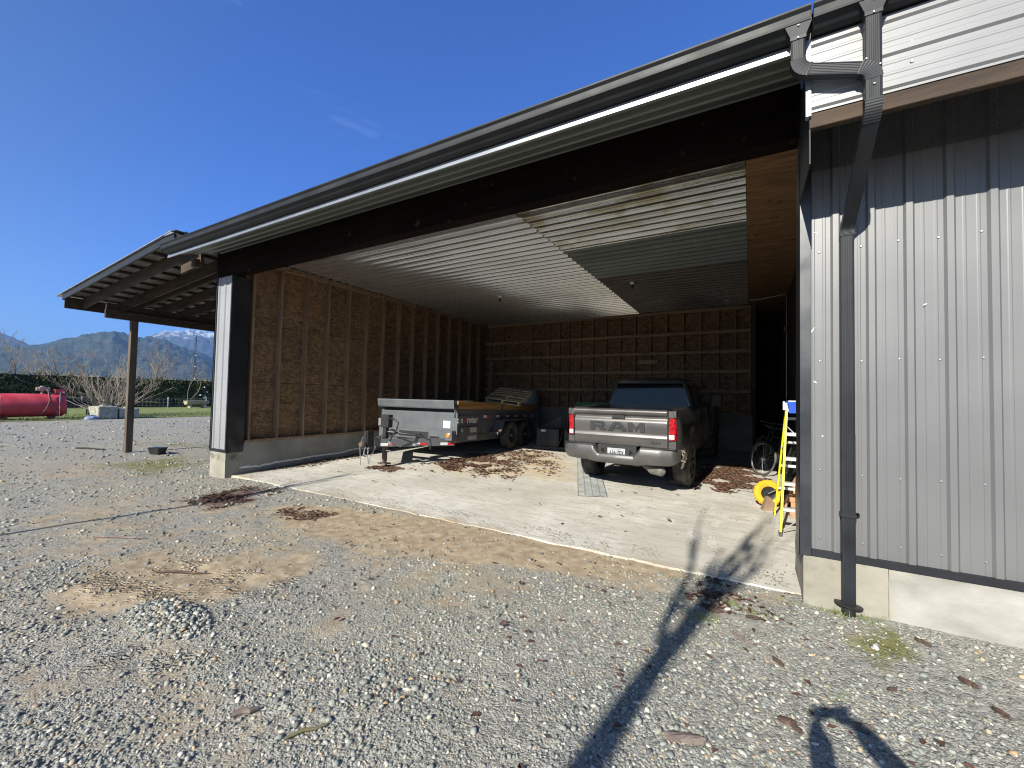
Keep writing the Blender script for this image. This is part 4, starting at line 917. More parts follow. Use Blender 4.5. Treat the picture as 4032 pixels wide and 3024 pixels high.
# big block letters
def letter(polys, name):
    mb = MB()
    for P in polys: mb.prism(P, (0, -1.131, 1.045), (1,0,0), (0,0,1), (0,.016,0))
    return mb
h = .145; s_ = .035
RAMP = [[(0,0),(0,h),(.085,h),(.085,h-.04),(.085,0)], [(.085,h),(.225,h),(.262,h-.018),(.268,h-.045),(.085,h-.036)], [(.205,h-.045),(.268,h-.045),(.262,h-.075),(.225,h-.093),(.205,h-.080)], [(.085,.052),(.085,.088),(.19,.080),(.225,h-.093),(.222,.045)], [(.14,.05),(.215,.05),(.285,0),(.185,0)]]
A0 = .315
AP = [[(A0,0),(A0+.11,h),(A0+.165,h),(A0+.165,h-.035),(A0+.085,0)], [(A0+.165,h),(A0+.22,h),(A0+.33,0),(A0+.245,0),(A0+.165,h-.035)], [(A0+.085,.028),(A0+.11,.062),(A0+.22,.062),(A0+.245,.028)]]
M0 = .665
MP = [[(M0,0),(M0,h),(M0+.075,h),(M0+.075,0)], [(M0+.20,0),(M0+.20,h),(M0+.275,h),(M0+.275,0)], [(M0+.075,h),(M0+.1375,.065),(M0+.1375,0),(M0+.075,.08)], [(M0+.20,h),(M0+.20,.08),(M0+.1375,0),(M0+.1375,.065)]]
for P in (RAMP, AP, MP): 
    P2 = [[(x-.50, z) for x, z in q] for q in P]
    letter(P2, 'letter').build('letter', LETTER, tgo, bevel=.0025)
text_obj('badge', '4X4', .075, .004, TRIM, tgo, Matrix.Translation((.62, -1.112, .872)) @ Matrix.Rotation(pi/2, 4, 'X'), sx=1.15)
# lamps
for s in (1, -1):
    tl = MB()
    def lf(u, v, s=s): # wraps round the corner
        t = u; x = np.interp(t, [0, .62, .8, 1], [.815, .905, .932, .945]); y = np.interp(t, [0, .62, .8, 1], [-1.118, -1.100, -1.075, -1.02]); return (s*x, y, v)
    tl.grid(lf, np.linspace(0, 1, 9), np.linspace(.93, 1.285, 10), flip=(s > 0))
    tl.grid(lambda u, v: tuple(np.array(lf(u, v))*np.array((.97, .965, 1))), np.linspace(0, 1, 9), np.linspace(.93, 1.285, 3), flip=(s < 0))
    t_ = tl.build('tail_light', RED, tk, fix=False)
    MB().grid(lambda u, v: tuple(np.array(lf(u, v))*np.array((1.0, 1.004, 1))), np.linspace(.06, .6, 6), np.linspace(.95, 1.02, 4), flip=(s > 0)).build('reversing_light', CLEAR, t_, fix=False)
    ed = MB(); 
    for z in (.925, 1.29): ed.tube([lf(u, z) for u in np.linspace(0, 1, 9)], .007, 6)
    ed.tube([lf(0, z) for z in (.925, 1.1, 1.29)], .007, 6); ed.build('lamp_edge', TRIM, t_)
    
    for z0, z1 in ((.80, .925), (1.29, 1.40)): MB().box(min(s*.81, s*.93), max(s*.81, s*.93), -1.09, -1.0, z0, z1).build('corner_panel', PAINT, tk, bevel=.006)
# bumper with the notch for the plate
def bpoly(x):
    ax = abs(x)
    top = np.interp(ax, [.30, .40], [.665, .795]); bot = np.interp(ax, [.34, .50, .86, 1.0], [.505, .53, .535, .60])
    yb_ = np.interp(ax, [0, .7, .92, 1.0], [-1.285, -1.255, -1.19, -1.08]); return top, bot, yb_
xs = sorted(set(list(np.linspace(-1.0, 1.0, 49))+[-.40, -.30, .30, .40])); bp = MB(); rings = []
for x in xs:
    t, b, y = bpoly(x); rings.append([(x, y+.015, b), (x, y-.002, b+.02), (x, y-.01, (t+b)/2), (x, y-.004, t-.045), (x, y+.01, t-.018), (x, y+.05, t), (x, y+.16, t), (x, y+.16, b)])
bp.ring_sweep(rings).build('bumper', BUMP, tk)
pl = MB().box(-.33, .33, -1.20, -1.10, .60, .80).build('plate_recess', TRIM, tk)
st = MB()
for s in (1, -1): st.box(min(s*.42, s*.95), max(s*.42, s*.95), -1.21, -1.10, .793, .80)
st.build('step_pad', M['black'], tk)
pt = MB().box(-.152, .152, -1.222, -1.214, .600, .755).build('number_plate', pm('plate_white', (.40,.41,.42), (.46,.47,.48), 5, .5), tk, bevel=.003)
GREEN = pm('plate_ink', (.008,.012,.03), rough=.5); REDP = pm('plate_red', (.55,.03,.04), rough=.5)
rot = Matrix.Rotation(pi/2, 4, 'X')
text_obj('plate_number', '636·7FX', .098, .001, GREEN, pt, Matrix.Translation((.008, -1.2225, .675)) @ rot, sx=.72, offset=.002)
MB().box(-.152, .152, -1.2245, -1.222, .600, .620).build('plate_strip', REDP, pt)
text_obj('plate_province', 'British Columbia', .026, .0008, GREEN, pt, Matrix.Translation((.0, -1.2225, .738)) @ rot, sx=.9)
for s in (1, -1): MB().tube([(s*.26, -1.22, .70), (s*.235, -1.225, .74), (s*.22, -1.22, .66)], .012, 6).build('plate_lamp', M['black'], tk)
ht = MB().box(-.045, .045, -1.20, -.7, .455, .545).box(-.6, .6, -.98, -.9, .46, .54)
ht.build('tow_hitch', M['steel'], tk); MB().box(-.03, .03, -1.203, -1.19, .47, .53).build('hitch_socket', M['black'], tk)
MB().tube([(.30, -.45, .50), (.40, -.80, .49), (.56, -1.02, .44), (.72, -1.08, .42), (.76, -1.08, .415)], [.09, .10, .095, .08, .03], 16).build('exhaust', M['muff'], tk)
MB().cyl((-.86, 0, .42), (.86, 0, .42), .06).lathe([(.05,-.2), (.16,-.1), (.18,0), (.16,.1), (.05,.2)], (0,0,.42), (1,0,0)).box(-.5, -.42, -1.0, 3.8, .50, .64).box(.42, .5, -1.0, 3.8, .50, .64).build('rear_axle', M['steel'], tk)
MB().lathe([(.17,-.10), (.36,-.10), (.38,-.04), (.38,.04), (.36,.10), (.17,.10)], (0, -.55, .60), (0,0,1), 28).build('spare_wheel', M['rubber'], tk)
MB().tube([(-.5,-1.1,.56), (-.34,-1.12,.50), (-.22,-1.12,.50)], .018, 8).tube([(.5,-1.1,.54), (.34,-1.12,.49), (.22,-1.12,.50)], .018, 8).build('tow_bracket', M['steel'], tk)
# wheels
def wheel(y, s):
    c = (s*.86, y, RW); pr = [(.26,-.135), (.33,-.14), (.385,-.132), (.412,-.105), (.42,-.06), (.42,-.025), (.414,-.02), (.414,-.008), (.42,-.004), (.42,.004), (.414,.008), (.414,.02), (.42,.025), (.42,.06), (.412,.105), (.385,.132), (.33,.14), (.26,.135), (.25,0)]
    ty_ = MB().lathe(pr, c, (1,0,0), 44, closed=True)
    for k in range(60):
        a = 2*pi*k/60
        for sgn in (-1, 1): ty_.obox((c[0]+sgn*.095, y+.414*math.cos(a), RW+.414*math.sin(a)), (.05, .012, .02), Matrix.Rotation(a-pi/2, 3, 'X'))
    wh = ty_.build('wheel', M['rubber'], tk)
    rm = MB().lathe([(.27,-.12), (.262,-.12), (.24,.02), (.10,.04), (.10,.09), (.24,.10), (.262,.125), (.272,.125)], c, (s,0,0), 36, closed=True)
    for k in range(6):
        a = 2*pi*k/6
        for da in (-.13, .13):
            rm.bar((c[0]+s*.10, y+.05*math.cos(a), RW+.05*math.sin(a)), (c[0]+s*.115, y+.255*math.cos(a+da), RW+.255*math.sin(a+da)), .045, .03, up=(1,0,0))
    rm.lathe([(.0,.09), (.05,.09), (.045,.115), (.0,.118)], c, (s,0,0), 18)
    rm.build('rim', TRIM, wh)
for y in (0, WB):
    for s in (1, -1): wheel(y, s)
# torn bumper corner
tn = MB()
def tf(u, v):
    q = .05*vnoise(u*7, v*7, 3)+.02*vnoise(u*22, v*22, 1); return (1.0+.04*math.sin(v*3)+q*.8, -1.10+.13*u+q, .50+.28*v+.02*vnoise(u*9, v*4, 7))
tn.grid(tf, np.linspace(0, 1, 14), np.linspace(0, 1, 20)).build('torn_corner', pm('mud_caked', (.16,.13,.10), (.36,.31,.25), 14, .9, 0, .6, 40), tk, fix=False, label='torn mud caked bumper corner')

# ================================================================ dump trailer
TP = car_paint('trailer_grey', (.10,.112,.126), .1, .44)
tr = thing('dump_trailer', 'dark grey dump trailer with timber side boards and its hitch towards the opening', 'trailer', (-7.09, 7.71, -1.55), (R_(-1.4), 0, R_(2.71)))
HW, LB_ = 1.145, 4.70
WOODB = pm('larch_board', (.30,.15,.05), (.46,.26,.10), 2.0, .7, 0, .3, 14, stretch=(1,.25,5), detail=7)
# box: front wall, sides, floor, tailgate
fp = [(-HW+.10,.75), (-HW+.09,1.157), (HW-.09,1.157), (HW-.10,.75)]
MB().box(-HW+.03, HW-.03, -.005, .04, .74, 1.16).build('front_panel', TP, tr, bevel=.006)
MB().prism([(.06,1.236), (-.13,1.240), (-.15,1.27), (-.17,1.42), (-.16,1.445), (-.11,1.445), (-.10,1.27), (.06,1.26)], (-HW-.03,0,0), (0,1,0), (0,0,1), (2*HW+.06,0,0)).build('spill_guard', TP, tr, bevel=.004, label='folded grey tarp shroud along the front')
MB().box(-HW+.02, HW-.02, .05, .09, 1.10, 1.25).build('shadow_gap', M['black'], tr)  # black strip paints the lip's shadow into the gap below it
for s in (1, -1):
    x0, x1 = sorted((s*(HW-.05), s*HW))
    sd_ = MB().box(x0, x1, 0, LB_, .62, 1.14).box(min(s*(HW-.05), s*(HW+.02)), max(s*(HW-.05), s*(HW+.02)), -.01, LB_, 1.14, 1.235)
    for y in (.03, 1.2, 2.4, 3.6, 4.65): sd_.box(min(s*HW, s*(HW+.035)), max(s*HW, s*(HW+.035)), y-.035, y+.035, .64, 1.14)
    sd_.build('side_panel', TP, tr, bevel=.004)
    bx = MB()
    for y0, y1 in ((.06, 2.16), (2.26, 4.66)): bx.box(min(s*(HW-.03), s*(HW+.005)), max(s*(HW-.03), s*(HW+.005)), y0, y1, 1.238, 1.435)
    bx.build('side_board', WOODB, tr, bevel=.004)
    MB().box(min(s*(HW-.03), s*(HW+.02)), max(s*(HW-.03), s*(HW+.02)), 2.165, 2.255, 1.10, 1.45).build('board_bracket', TP, tr)
    # frame rail
    MB().box(min(s*.98, s*HW), max(s*.98, s*HW), .0, LB_, .455, .615).build('frame_rail', TP, tr, bevel=.004)
    # fender
    fpz = [(1.55,.60), (1.55,.66), (1.72,.68), (1.86,.955), (1.92,.985), (4.02,.985), (4.08,.955), (4.26,.60), (4.23,.60), (4.06,.93), (4.0,.955), (1.95,.955), (1.89,.93), (1.75,.645), (1.62,.62)]
    MB().prism(fpz, (s*HW, 0, 0), (0,1,0), (0,0,1), (s*.27,0,0)).build('fender', TP, tr, bevel=.004)
    MB().lathe([(.03,0), (.03,.012), (.012,.02)], (s*(HW+.2), 1.70, .69), (0,-1,.3), 14).build('marker_lamp', pm('amber_lens', (.6,.18,.02), rough=.2), tr)
    for y in (2.42, 3.36):
        c = (s*(HW+.14), y, .54)
        wt = MB().lathe([(.20,-.10), (.30,-.115), (.365,-.10), (.385,-.06), (.385,.06), (.365,.10), (.30,.115), (.20,.10), (.19,0)], c, (1,0,0), 36, closed=True)
        for k in range(40):
            a = 2*pi*k/40; wt.obox((c[0]+(.05 if k % 2 else -.05), y+.383*math.cos(a), .54+.383*math.sin(a)), (.09, .03, .02), Matrix.Rotation(a-pi/2, 3, 'X'))
        wt = wt.build('wheel', M['rubber'], tr)
        rm = MB().lathe([(.205,-.08), (.195,-.08), (.17,.03), (.07,.05), (.0,.05)], c, (s,0,0), 28)
        for k in range(8): rm.bar((c[0]+s*.05, y+.06*math.cos(k*pi/4), .54+.06*math.sin(k*pi/4)), (c[0]+s*.07, y+.19*math.cos(k*pi/4+.1), .54+.19*math.sin(k*pi/4+.1)), .035, .02, up=(1,0,0))
        rm.build('rim', TRIM, wt); MB().lathe([(.04,.05), (.04,.10), (.0,.11)], c, (s,0,0), 14).build('hub_cap', M['galv'], wt)
    for y in (1.30, 1.98, 2.56, 3.14, 3.74, 4.33):
        MB().box(min(s*(HW+.036), s*(HW+.0375)), max(s*(HW+.036), s*(HW+.0375)), y-.13, y+.03, 1.03, 1.10).build('reflective_tape', M['white'], tr); MB().box(min(s*(HW+.036), s*(HW+.0375)), max(s*(HW+.036), s*(HW+.0375)), y+.03, y+.16, 1.03, 1.10).build('reflective_tape', REDP, tr)
        MB().box(min(s*HW, s*(HW+.036)), max(s*HW, s*(HW+.036)), y-.14, y+.17, 1.02, 1.11).build('tape_backing', TP, tr)
rs = Matrix(((0,0,1),(1,0,0),(0,1,0))).to_4x4()          # text facing +x, reading towards +y
text_obj('side_lettering', 'n', .21, .001, M['white'], tr, Matrix.Translation((HW+.0365, .18, .985)) @ rs, offset=.006)
text_obj('side_lettering', 'rstar', .21, .001, M['white'], tr, Matrix.Translation((HW+.0365, .64, .985)) @ rs, sx=1.2, offset=.006)
MB().box(HW, HW+.036, .08, .95, .88, 1.09).build('name_panel', TP, tr)
star = [(math.cos(pi/2+i*pi/5)*(.055 if i % 2 == 0 else .022), math.sin(pi/2+i*pi/5)*(.055 if i % 2 == 0 else .022)) for i in range(10)]
MB().prism(star, (HW+.0365, .30, .98), (0,1,0), (0,0,1), (.002,0,0)).build('star_emblem', REDP, tr)
lb = MB().box(HW+.036, HW+.0375, .55, .85, .68, .80).box(HW+.036, HW+.0375, .46, .86, .50, .60).box(HW+.036, HW+.0375, .17, .25, .70, .78)
lb.build('warning_label', pm('label_pale', (.40,.38,.36), (.62,.60,.58), 30, .6), tr)
MB().box(HW, HW+.036, .14, .92, .48, .82).build('label_panel', TP, tr)
MB().lathe([(.035,0), (.035,.03), (.025,.035)], (HW+.02, .035, 1.00), (1,0,0), 14).lathe([(.035,0), (.035,.03), (.025,.035)], (HW+.02, .035, .93), (1,0,0), 14).build('grommet', M['galv'], tr)
MB().box(-HW, HW, .02, LB_, .60, .66).build('bed_floor', M['steel'], tr)
MB().box(-HW, HW, LB_, LB_+.05, .62, 1.2).build('tailgate', TP, tr)
# base below the front panel
MB().box(-HW+.05, HW+.0, -.16, .02, .51, .745).build('crossmember', TP, tr, bevel=.012)
MB().box(-.42, .48, -.165, -.155, .555, .68).build('base_recess', TRIM, tr)
MB().box(.52, .80, -.166, -.155, .535, .59).build('slot', M['black'], tr)
MB().lathe([(.05,0), (.05,.03), (.02,.035)], (.20, -.165, .62), (0,-1,0), 16).build('cap', M['black'], tr)
MB().lathe([(.055,0), (.055,.02), (.03,.03)], (HW-.09, -.165, .635), (0,-1,0), 18).build('marker_lamp', pm('amber_lens_front', (.65,.24,.03), rough=.15, coat=1), tr)
MB().box(HW-.36, HW-.16, -.007, -.005, .79, .96).build('spec_label', M['white'], tr)
# A-frame tongue
AX = -1.42
tongue = MB()
for s in (1, -1): tongue.bar((s*(HW-.06), .05, .475), (s*.07, AX+.1, .475), .055, .175)
tongue.box(-.09, .09, AX-.05, AX+.35, .40, .56).box(-.5, .5, -.75, -.68, .42, .55)
tg2 = tongue.build('tongue', TP, tr, bevel=.006)
d = Vector((HW-.06-.07, -AX-.05, 0)).normalized(); nrm = Vector((d.y, -d.x, 0))
p0 = Vector((.07, AX+.1, .44))+nrm*.029
def strip(a, b): 
    q = MB(); q.add([p0+d*a+Vector((0,0,-.028)), p0+d*b+Vector((0,0,-.028)), p0+d*b+Vector((0,0,.028)), p0+d*a+Vector((0,0,.028))], [(0,1,2,3)]); return q
for a in (.02, .72, 1.36):
    strip(a, a+.17).build('reflective_tape', M['white'], tg2, fix=False); strip(a+.17, a+.34).build('reflective_tape', REDP, tg2, fix=False)
MB().box(-.06, .06, AX-.22, AX-.04, .40, .74).box(-.035, .035, AX-.235, AX-.2, .42, .73).build('coupler_bracket', TRIM, tr, bevel=.005)
MB().lathe([(.05,-.05), (.07,0), (.05,.05), (.02,.08)], (0, AX-.30, .46), (0,1,0), 14).tube([(0,AX-.3,.46), (0,AX-.2,.47)], .04, 10).build('coupler', M['steel'], tr)
jx, jy = .06, AX+.30
jk = MB().box(jx-.05, jx+.05, jy-.05, jy+.05, .55, 1.05).box(jx-.10, jx+.13, jy-.07, jy+.07, .80, 1.08)
jko = jk.build('jack', TRIM, tr, bevel=.008)
MB().box(jx-.04, jx+.04, jy-.04, jy+.04, .06, .60).build('jack_leg', M['steel'], jko); MB().box(jx-.11, jx+.11, jy-.09, jy+.09, .0, .03).box(jx-.03, jx+.03, jy-.03, jy+.03, .02, .1).build('jack_foot', M['steel'], jko)
MB().tube([(jx+.05, jy-.03, .30), (jx+.20, jy-.05, .30), (jx+.21, jy-.05, .24)], .012, 6).build('jack_pin', M['galv'], jko)
MB().box(jx-.18, jx-.10, jy-.05, jy+.05, .84, 1.0).build('gauge_box', M['galv'], tr)
MB().tube([(jx+.10, jy-.06, 1.01), (jx+.30, jy-.10, 1.0), (jx+.44, jy-.1, .93), (jx+.42, jy-.12, .78), (jx+.30, jy-.14, .60), (jx+.27, jy-.16, .50), (jx+.42, jy-.15, .45), (jx+.55, jy-.1, .42)], .018, 8).build('hose', M['black'], tr)
MB().tube([(jx+.18, jy-.12, .72), (jx+.45, jy-.05, .70), (jx+.80, jy+.15, .66), (jx+1.0, jy+.30, .57), (jx+1.05, jy+.25, .46), (jx+1.02, jy+.28, .38)], .022, 8).build('hose', M['black'], tr)
MB().tube([(jx+.28, jy-.17, .50), (jx+.36, jy-.2, .46)], .034, 10).build('plug', M['galv'], tr)
MB().lathe([(.07,-.06), (.08,0), (.05,.06)], (jx+.20, jy, .70), (1,0,0), 14).build('winch', TRIM, tr)
def chain(pts, name='safety_chain'):
    mb = MB(); P = [Vector(p) for p in pts]; L = sum((P[i+1]-P[i]).length for i in range(len(P)-1)); n = int(L/.035)
    for k in range(n):
        t = (k+.5)/n*L; i = 0
        while i < len(P)-2 and t > (P[i+1]-P[i]).length: t -= (P[i+1]-P[i]).length; i += 1
        dd = (P[i+1]-P[i]).normalized(); c = P[i]+dd*t; sx = dd.cross(Vector((0,1,0))).normalized(); sy = dd.cross(sx); e = sx if k % 2 else sy
        mb.tube([c+dd*(.024*math.cos(q))+e*(.013*math.sin(q)) for q in np.linspace(0, 2*pi, 9)[:-1]], .0045, 5, closed=True)
    return mb.build(name, M['galv'], tr)
chain([(-.10, AX-.02, .42), (-.09, AX-.05, .2), (-.08, AX-.02, .02)]); chain([(.10, AX-.02, .40), (.0, AX-.06, .16), (-.06, AX-.04, .02)])
MB().tube([(-.10, AX-.05, .62), (-.24, AX-.06, .58), (-.30, AX-.08, .40), (-.26, AX-.08, .10), (-.25, AX-.08, -.02)], .008, 6).tube([(-.12,AX-.05,.44), (-.16,AX-.06,.36), (-.20,AX-.07,.20), (-.14,AX-.08,.24), (-.13,AX-.08,.20)], .009, 6).build('breakaway_cable', M['galv'], tr)
MB().tube([(HW-.02, -.02, 1.38), (HW+.03, -.05, 1.33), (HW-.01, -.04, 1.26), (HW-.04, -.03, 1.16), (HW-.03, -.02, 1.05)], .012, 6).box(HW-.02, HW+.05, -.06, 0, 1.30, 1.345).build('latch', M['chrome'], tr)
# ================================================================ things in the shed
PALW = pm('pallet_wood', (.36,.28,.17), (.55,.45,.30), 3, .8, 0, .3, 20, stretch=(1,5,5))
pa = thing('wooden_pallet', 'tilted wooden pallet lying on top of the trailer load', 'pallet', (-6.05, 10.40, -.03), (R_(18), R_(6), R_(9)))
for x in (-.48, .0, .48): MB().box(x-.02, x+.02, -.52, .52, .019, .100).build('runner', PALW, pa)
for z in (0, .101):
    for i, x in enumerate((-.48, -.29, -.10, .10, .29, .48)):
        if (z == 0 and i in (1, 4)) or (z > 0 and i == 1): continue
        MB().box(-.53, .53, x-.045, x+.045, z, z+.018).build('slat', PALW, pa)
sp = thing('scrap_lumber', 'short pale offcut of lumber lying in the trailer', 'lumber', (-6.75, 9.05, -.20), (R_(8), 0, R_(30)))
MB().box(-.30, .30, -.045, .045, 0, .09).build('lumber', PALW, sp, bevel=.004)
sp2 = thing('scrap_lumber', 'thin stick of lumber poking over the trailer side board', 'lumber', (-7.05, 8.75, -.24), (R_(4), R_(-8), R_(20)))
MB().box(-.5, .5, -.02, .02, 0, .04).build('lumber', PALW, sp2)
bg_ = thing('load_bundle', 'dark bundle of junk heaped in the trailer bed', 'bundle', (-7.05, 9.9, -.85), (0,0,.2))
MB().grid(lambda u, v: (.75*math.sin(v)*math.cos(u)*(1+.2*vnoise(u, v*2)), 1.5*math.sin(v)*math.sin(u), .52*math.cos(v)*(1+.25*vnoise(u*2, v*3, 5))+.1), np.linspace(0, 2*pi, 30), np.linspace(0, pi/2, 14)).build('tarp', pm('dark_tarp', (.015,.014,.016), (.03,.027,.027), 5, .6), bg_, fix=False)
TK = pm('tank_grey', (.20,.24,.24), (.26,.30,.30), 3, .5)
wt = thing('water_tank', 'grey domed pressure tank standing behind the trailer', 'tank', (-6.62, 12.82, slabz(12.8)))
MB().lathe([(.22,.0), (.30,.06), (.31,.12), (.31,1.40), (.285,1.52), (.22,1.62), (.12,1.68), (.0,1.70)], (0,0,0), n=32).build('tank_body', TK, wt)
MB().box(-.075, .065, -.318, -.307, .95, 1.50).build('label_sheet', pm('label_pale2', (.45,.50,.55), (.62,.66,.70), 60, .6), wt)
wh = thing('spoked_wheel', 'black spoked wheel hung on the stud wall behind the trailer', 'wheel', (XL+.06, 10.9, -.14))
MB().lathe([(.22,-.02), (.24,0), (.22,.02), (.20,0)], (0,0,0), (1,0,0), 36, closed=True).build('rim', TRIM, wh)
mb = MB()
for k in range(10): mb.cyl((0,0,0), (0, .21*math.cos(k*pi/5), .21*math.sin(k*pi/5)), .008, n=6)
mb.lathe([(.03,-.04), (.03,.04), (0,.045)], (0,0,0), (1,0,0), 14); mb.bar((-.06,0,0), (0,0,0), .03, .03); mb.build('spokes', TRIM, wh)
pk = thing('leaning_plank', 'bare plank leaning in the far corner of the shed', 'plank', (-7.88, 12.05, slabz(12.05)))
MB().bar((0,0,.0), (-.66, 1.22, 2.75), .14, .045).build('plank', M['stud'], pk, bevel=.004)
# loader attachment: two steel boxes with wedge fins
la = thing('loader_attachment', 'black steel loader attachment with two boxes and wedge fins on the floor', 'attachment', (-4.55, 11.0, slabz(11)), (0,0,R_(6)))
BK = pm('worn_black_steel', (.02,.021,.023), (.05,.05,.05), 6, .5, .2)
for x in (-.42, .38):
    b = MB().box(x-.33, x+.33, -.28, .28, .10, .58); b.box(x-.30, x+.30, -.288, -.278, .14, .32).box(x-.30, x+.30, -.288, -.278, .36, .54)
    b.build('box', BK, la, bevel=.012); MB().box(x-.2, x-.06, -.292, -.287, .50, .56).build('label_sheet', M['galv'], la)
    MB().prism([(-.35,.58), (.30,.58), (.30,.95)], (x-.02, .1, 0), (1,0,0), (0,0,1), (0,.03,0)).build('fin', TRIM, la)
MB().box(-.85, .80, -.30, .3, 0, .10).build('skid', BK, la, bevel=.01)
MB().tube([(.35,-.2,.60), (.45,-.25,.78), (.8,-.2,.80)], .018, 6).tube([(.02,-.29,.58), (-.03,-.3,.3), (-.13,-.32,.08)], .016, 6).build('hose', M['black'], la)
gbx = thing('green_bin', 'green lidded bin with a sloping grey front beyond the pickup', 'bin', (-3.78, 11.9, slabz(11.9)))
MB().prism([(-.42,0), (.42,0), (.42,1.12), (-.42,1.0)], (-.75,0,0), (0,1,0), (0,0,1), (1.5,0,0)).build('bin_body', pm('bin_grey', (.22,.25,.24), (.28,.31,.30), 4, .5), gbx, bevel=.02)
MB().prism([(-.50,1.02), (.46,1.13), (.46,1.34), (-.18,1.33)], (-.72,0,0), (0,1,0), (0,0,1), (1.44,0,0)).build('lid', pm('bin_green', (.06,.20,.11), (.09,.25,.14), 4, .45), gbx, bevel=.02)
# ribbed rubber mat under the rear wheel
mt = thing('rubber_mat', 'long grey ribbed rubber mat running under the left rear wheel', 'mat', (-2.22, 6.55, slabz(6.55)+.004), (math.atan(SL), 0, R_(21)))
mm = MB(); mm.grid(lambda u, v: (u, v, .007+.004*vnoise(u*3, v*2)), np.linspace(-.235, .235, 14), np.linspace(0, 3.75, 60))
for x in (-.235, -.12, -.0, .12, .225): mm.box(x, x+.012, 0, 3.75, .004, .015)
for i in range(72): mm.box(-.225, .225, .02+i*.052, .034+i*.052, .004, .0125)
mm.build('mat', pm('grey_rubber', (.25,.26,.25), (.37,.38,.36), 6, .8, 0, .3, 30), mt)
# step ladder
YEL = pm('ladder_yellow', (.74,.66,.01), (.78,.71,.02), 3, .4); ALU = pm('aluminium', (.68,.68,.67), (.76,.76,.75), 6, .4, .55)
BLU = pm('ladder_blue', (.01,.07,.52), (.012,.085,.6), 4, .4)
ld = thing('step_ladder', 'yellow fibreglass step ladder with aluminium steps and a blue top', 'ladder', (.315, 6.03, slabz(6.03)))
ZT = 1.60; yt0, yt1 = .33, .40
for s, xb, xt in ((0, .0, .085), (1, .50, .415)):
    MB().prism([(-.012,-.04), (.012,-.04), (.012,.04), (-.012,.04)], (xb,0,0), (1,0,0), (0,1,0), (xt-xb, yt0, ZT-.02)).build('front_rail', YEL, ld)
    MB().prism([(-.010,-.028), (.010,-.028), (.010,.028), (-.010,.028)], (xb-.02, .93, .028), (1,0,0), (0,1,0), (xt-xb+.02, yt1-.93, ZT-.06)).build('rear_rail', YEL, ld)
    MB().box(xb-.018, xb+.018, -.045, .045, -.002, .05).box(xb-.038, xb+.0, .90, .96, .026, .06).build('rubber_foot', M['rubber'], ld)
for k in range(1, 6):
    t = k*.30/ZT; y = yt0*t; MB().box(.085*t+.01, .5-.085*t-.01, y-.042, y+.042, k*.30-.012, k*.30+.03).build('step', ALU, ld, bevel=.004)
for k in (1, 2, 3, 4):
    t = (k*.32+.1)/ZT; y = .93+(yt1-.93)*t; MB().box(-.01+.1*t, .5-.1*t, y-.016, y+.016, k*.32+.10, k*.32+.135).build('rear_rung', ALU, ld)
br = MB().bar((.03, .06, .28), (.20, .045, .30), .02, .006).bar((.03, .03, .07), (.28, .06, .28), .02, .006).bar((.09, .29, 1.30), (.18, .27, 1.20), .02, .006).tube([(.06,.20,1.0), (.05,.45,1.03), (.05,.58,1.0)], .008, 6); br.build('brace', ALU, ld)
tc_ = MB().prism([(.06,-.10), (.46,-.10), (.46,.10), (.06,.10)], (0, .365, ZT-.02), (1,0,0), (0,1,0), (0,0,.035)).box(.10, .46, .255, .275, ZT-.13, ZT-.02)
tc_.build('top_cap', BLU, ld, bevel=.006); MB().box(.10, .44, .29, .44, ZT+.015, ZT+.03).build('tool_tray', M['white'], ld, bevel=.004)
MB().box(.045, .06, .27, .46, ZT-.09, ZT+.02).box(.06, .085, .262, .278, ZT-.09, ZT).build('bracket', ALU, ld)
# wheelbarrow tipped against the wall
YT = pm('yellow_tyre', (.72,.36,.01), (.80,.44,.03), 6, .6)
wbx = thing('wheelbarrow', 'wheelbarrow with a fat yellow tyre tipped up behind the ladder', 'wheelbarrow', (.33, 7.55, slabz(7.55)))
whl = MB().lathe([(.10,-.035), (.14,-.05), (.17,-.05), (.19,-.03), (.195,0), (.19,.03), (.17,.05), (.14,.05), (.10,.035)], (-.10, -.16, .195), (.28,-1,0.05), 36, closed=True)
for k in range(44):
    a = 2*pi*k/44; ax = Vector((.28,-1,.05)).normalized(); e1 = ax.cross(Vector((1,0,0))).normalized(); e2 = ax.cross(e1)
    whl.obox(Vector((-.10,-.16,.195))+(e1*math.cos(a)+e2*math.sin(a))*.190+ax*(.022 if k % 2 else -.022), (.012,.03,.012))
whl = whl.build('wheel', YT, wbx)
MB().lathe([(.0,.045), (.03,.045), (.04,.03), (.085,.028), (.105,.038), (.105,-.038), (.0,-.03)], (-.10,-.16,.195), (.28,-1,.05), 28).build('hub', TRIM, whl)
MB().tube([(-.10,-.22,.195), (.06,-.20,.30), (.34,.0,.62)], .016, 8).tube([(-.08,-.10,.195), (.10,-.02,.30), (.38,.2,.62)], .016, 8).tube([(.30,-.05,.6), (.34,-.02,.05)], .014, 8).build('frame', TRIM, wbx)
MB().grid(lambda u, v: (.14+.26*v+.05*math.cos(u*pi), -.10+.42*u, .22+.78*v-.10*math.sin(u*pi)), np.linspace(0, 1, 10), np.linspace(0, 1, 10)).build('tray', BK, wbx, fix=False)
MB().prism([(.02,-.05), (.07,-.05), (.07,.10), (.02,.06)], (0,-.13,.15), (1,0,0), (0,0,1), (0,.05,0)).build('bracket', YT, wbx, bevel=.004)
wg = thing('wooden_chock', 'brown wooden block wedged against the yellow wheel', 'block', (.215, 7.17, slabz(7.17)), (0,0,.3))
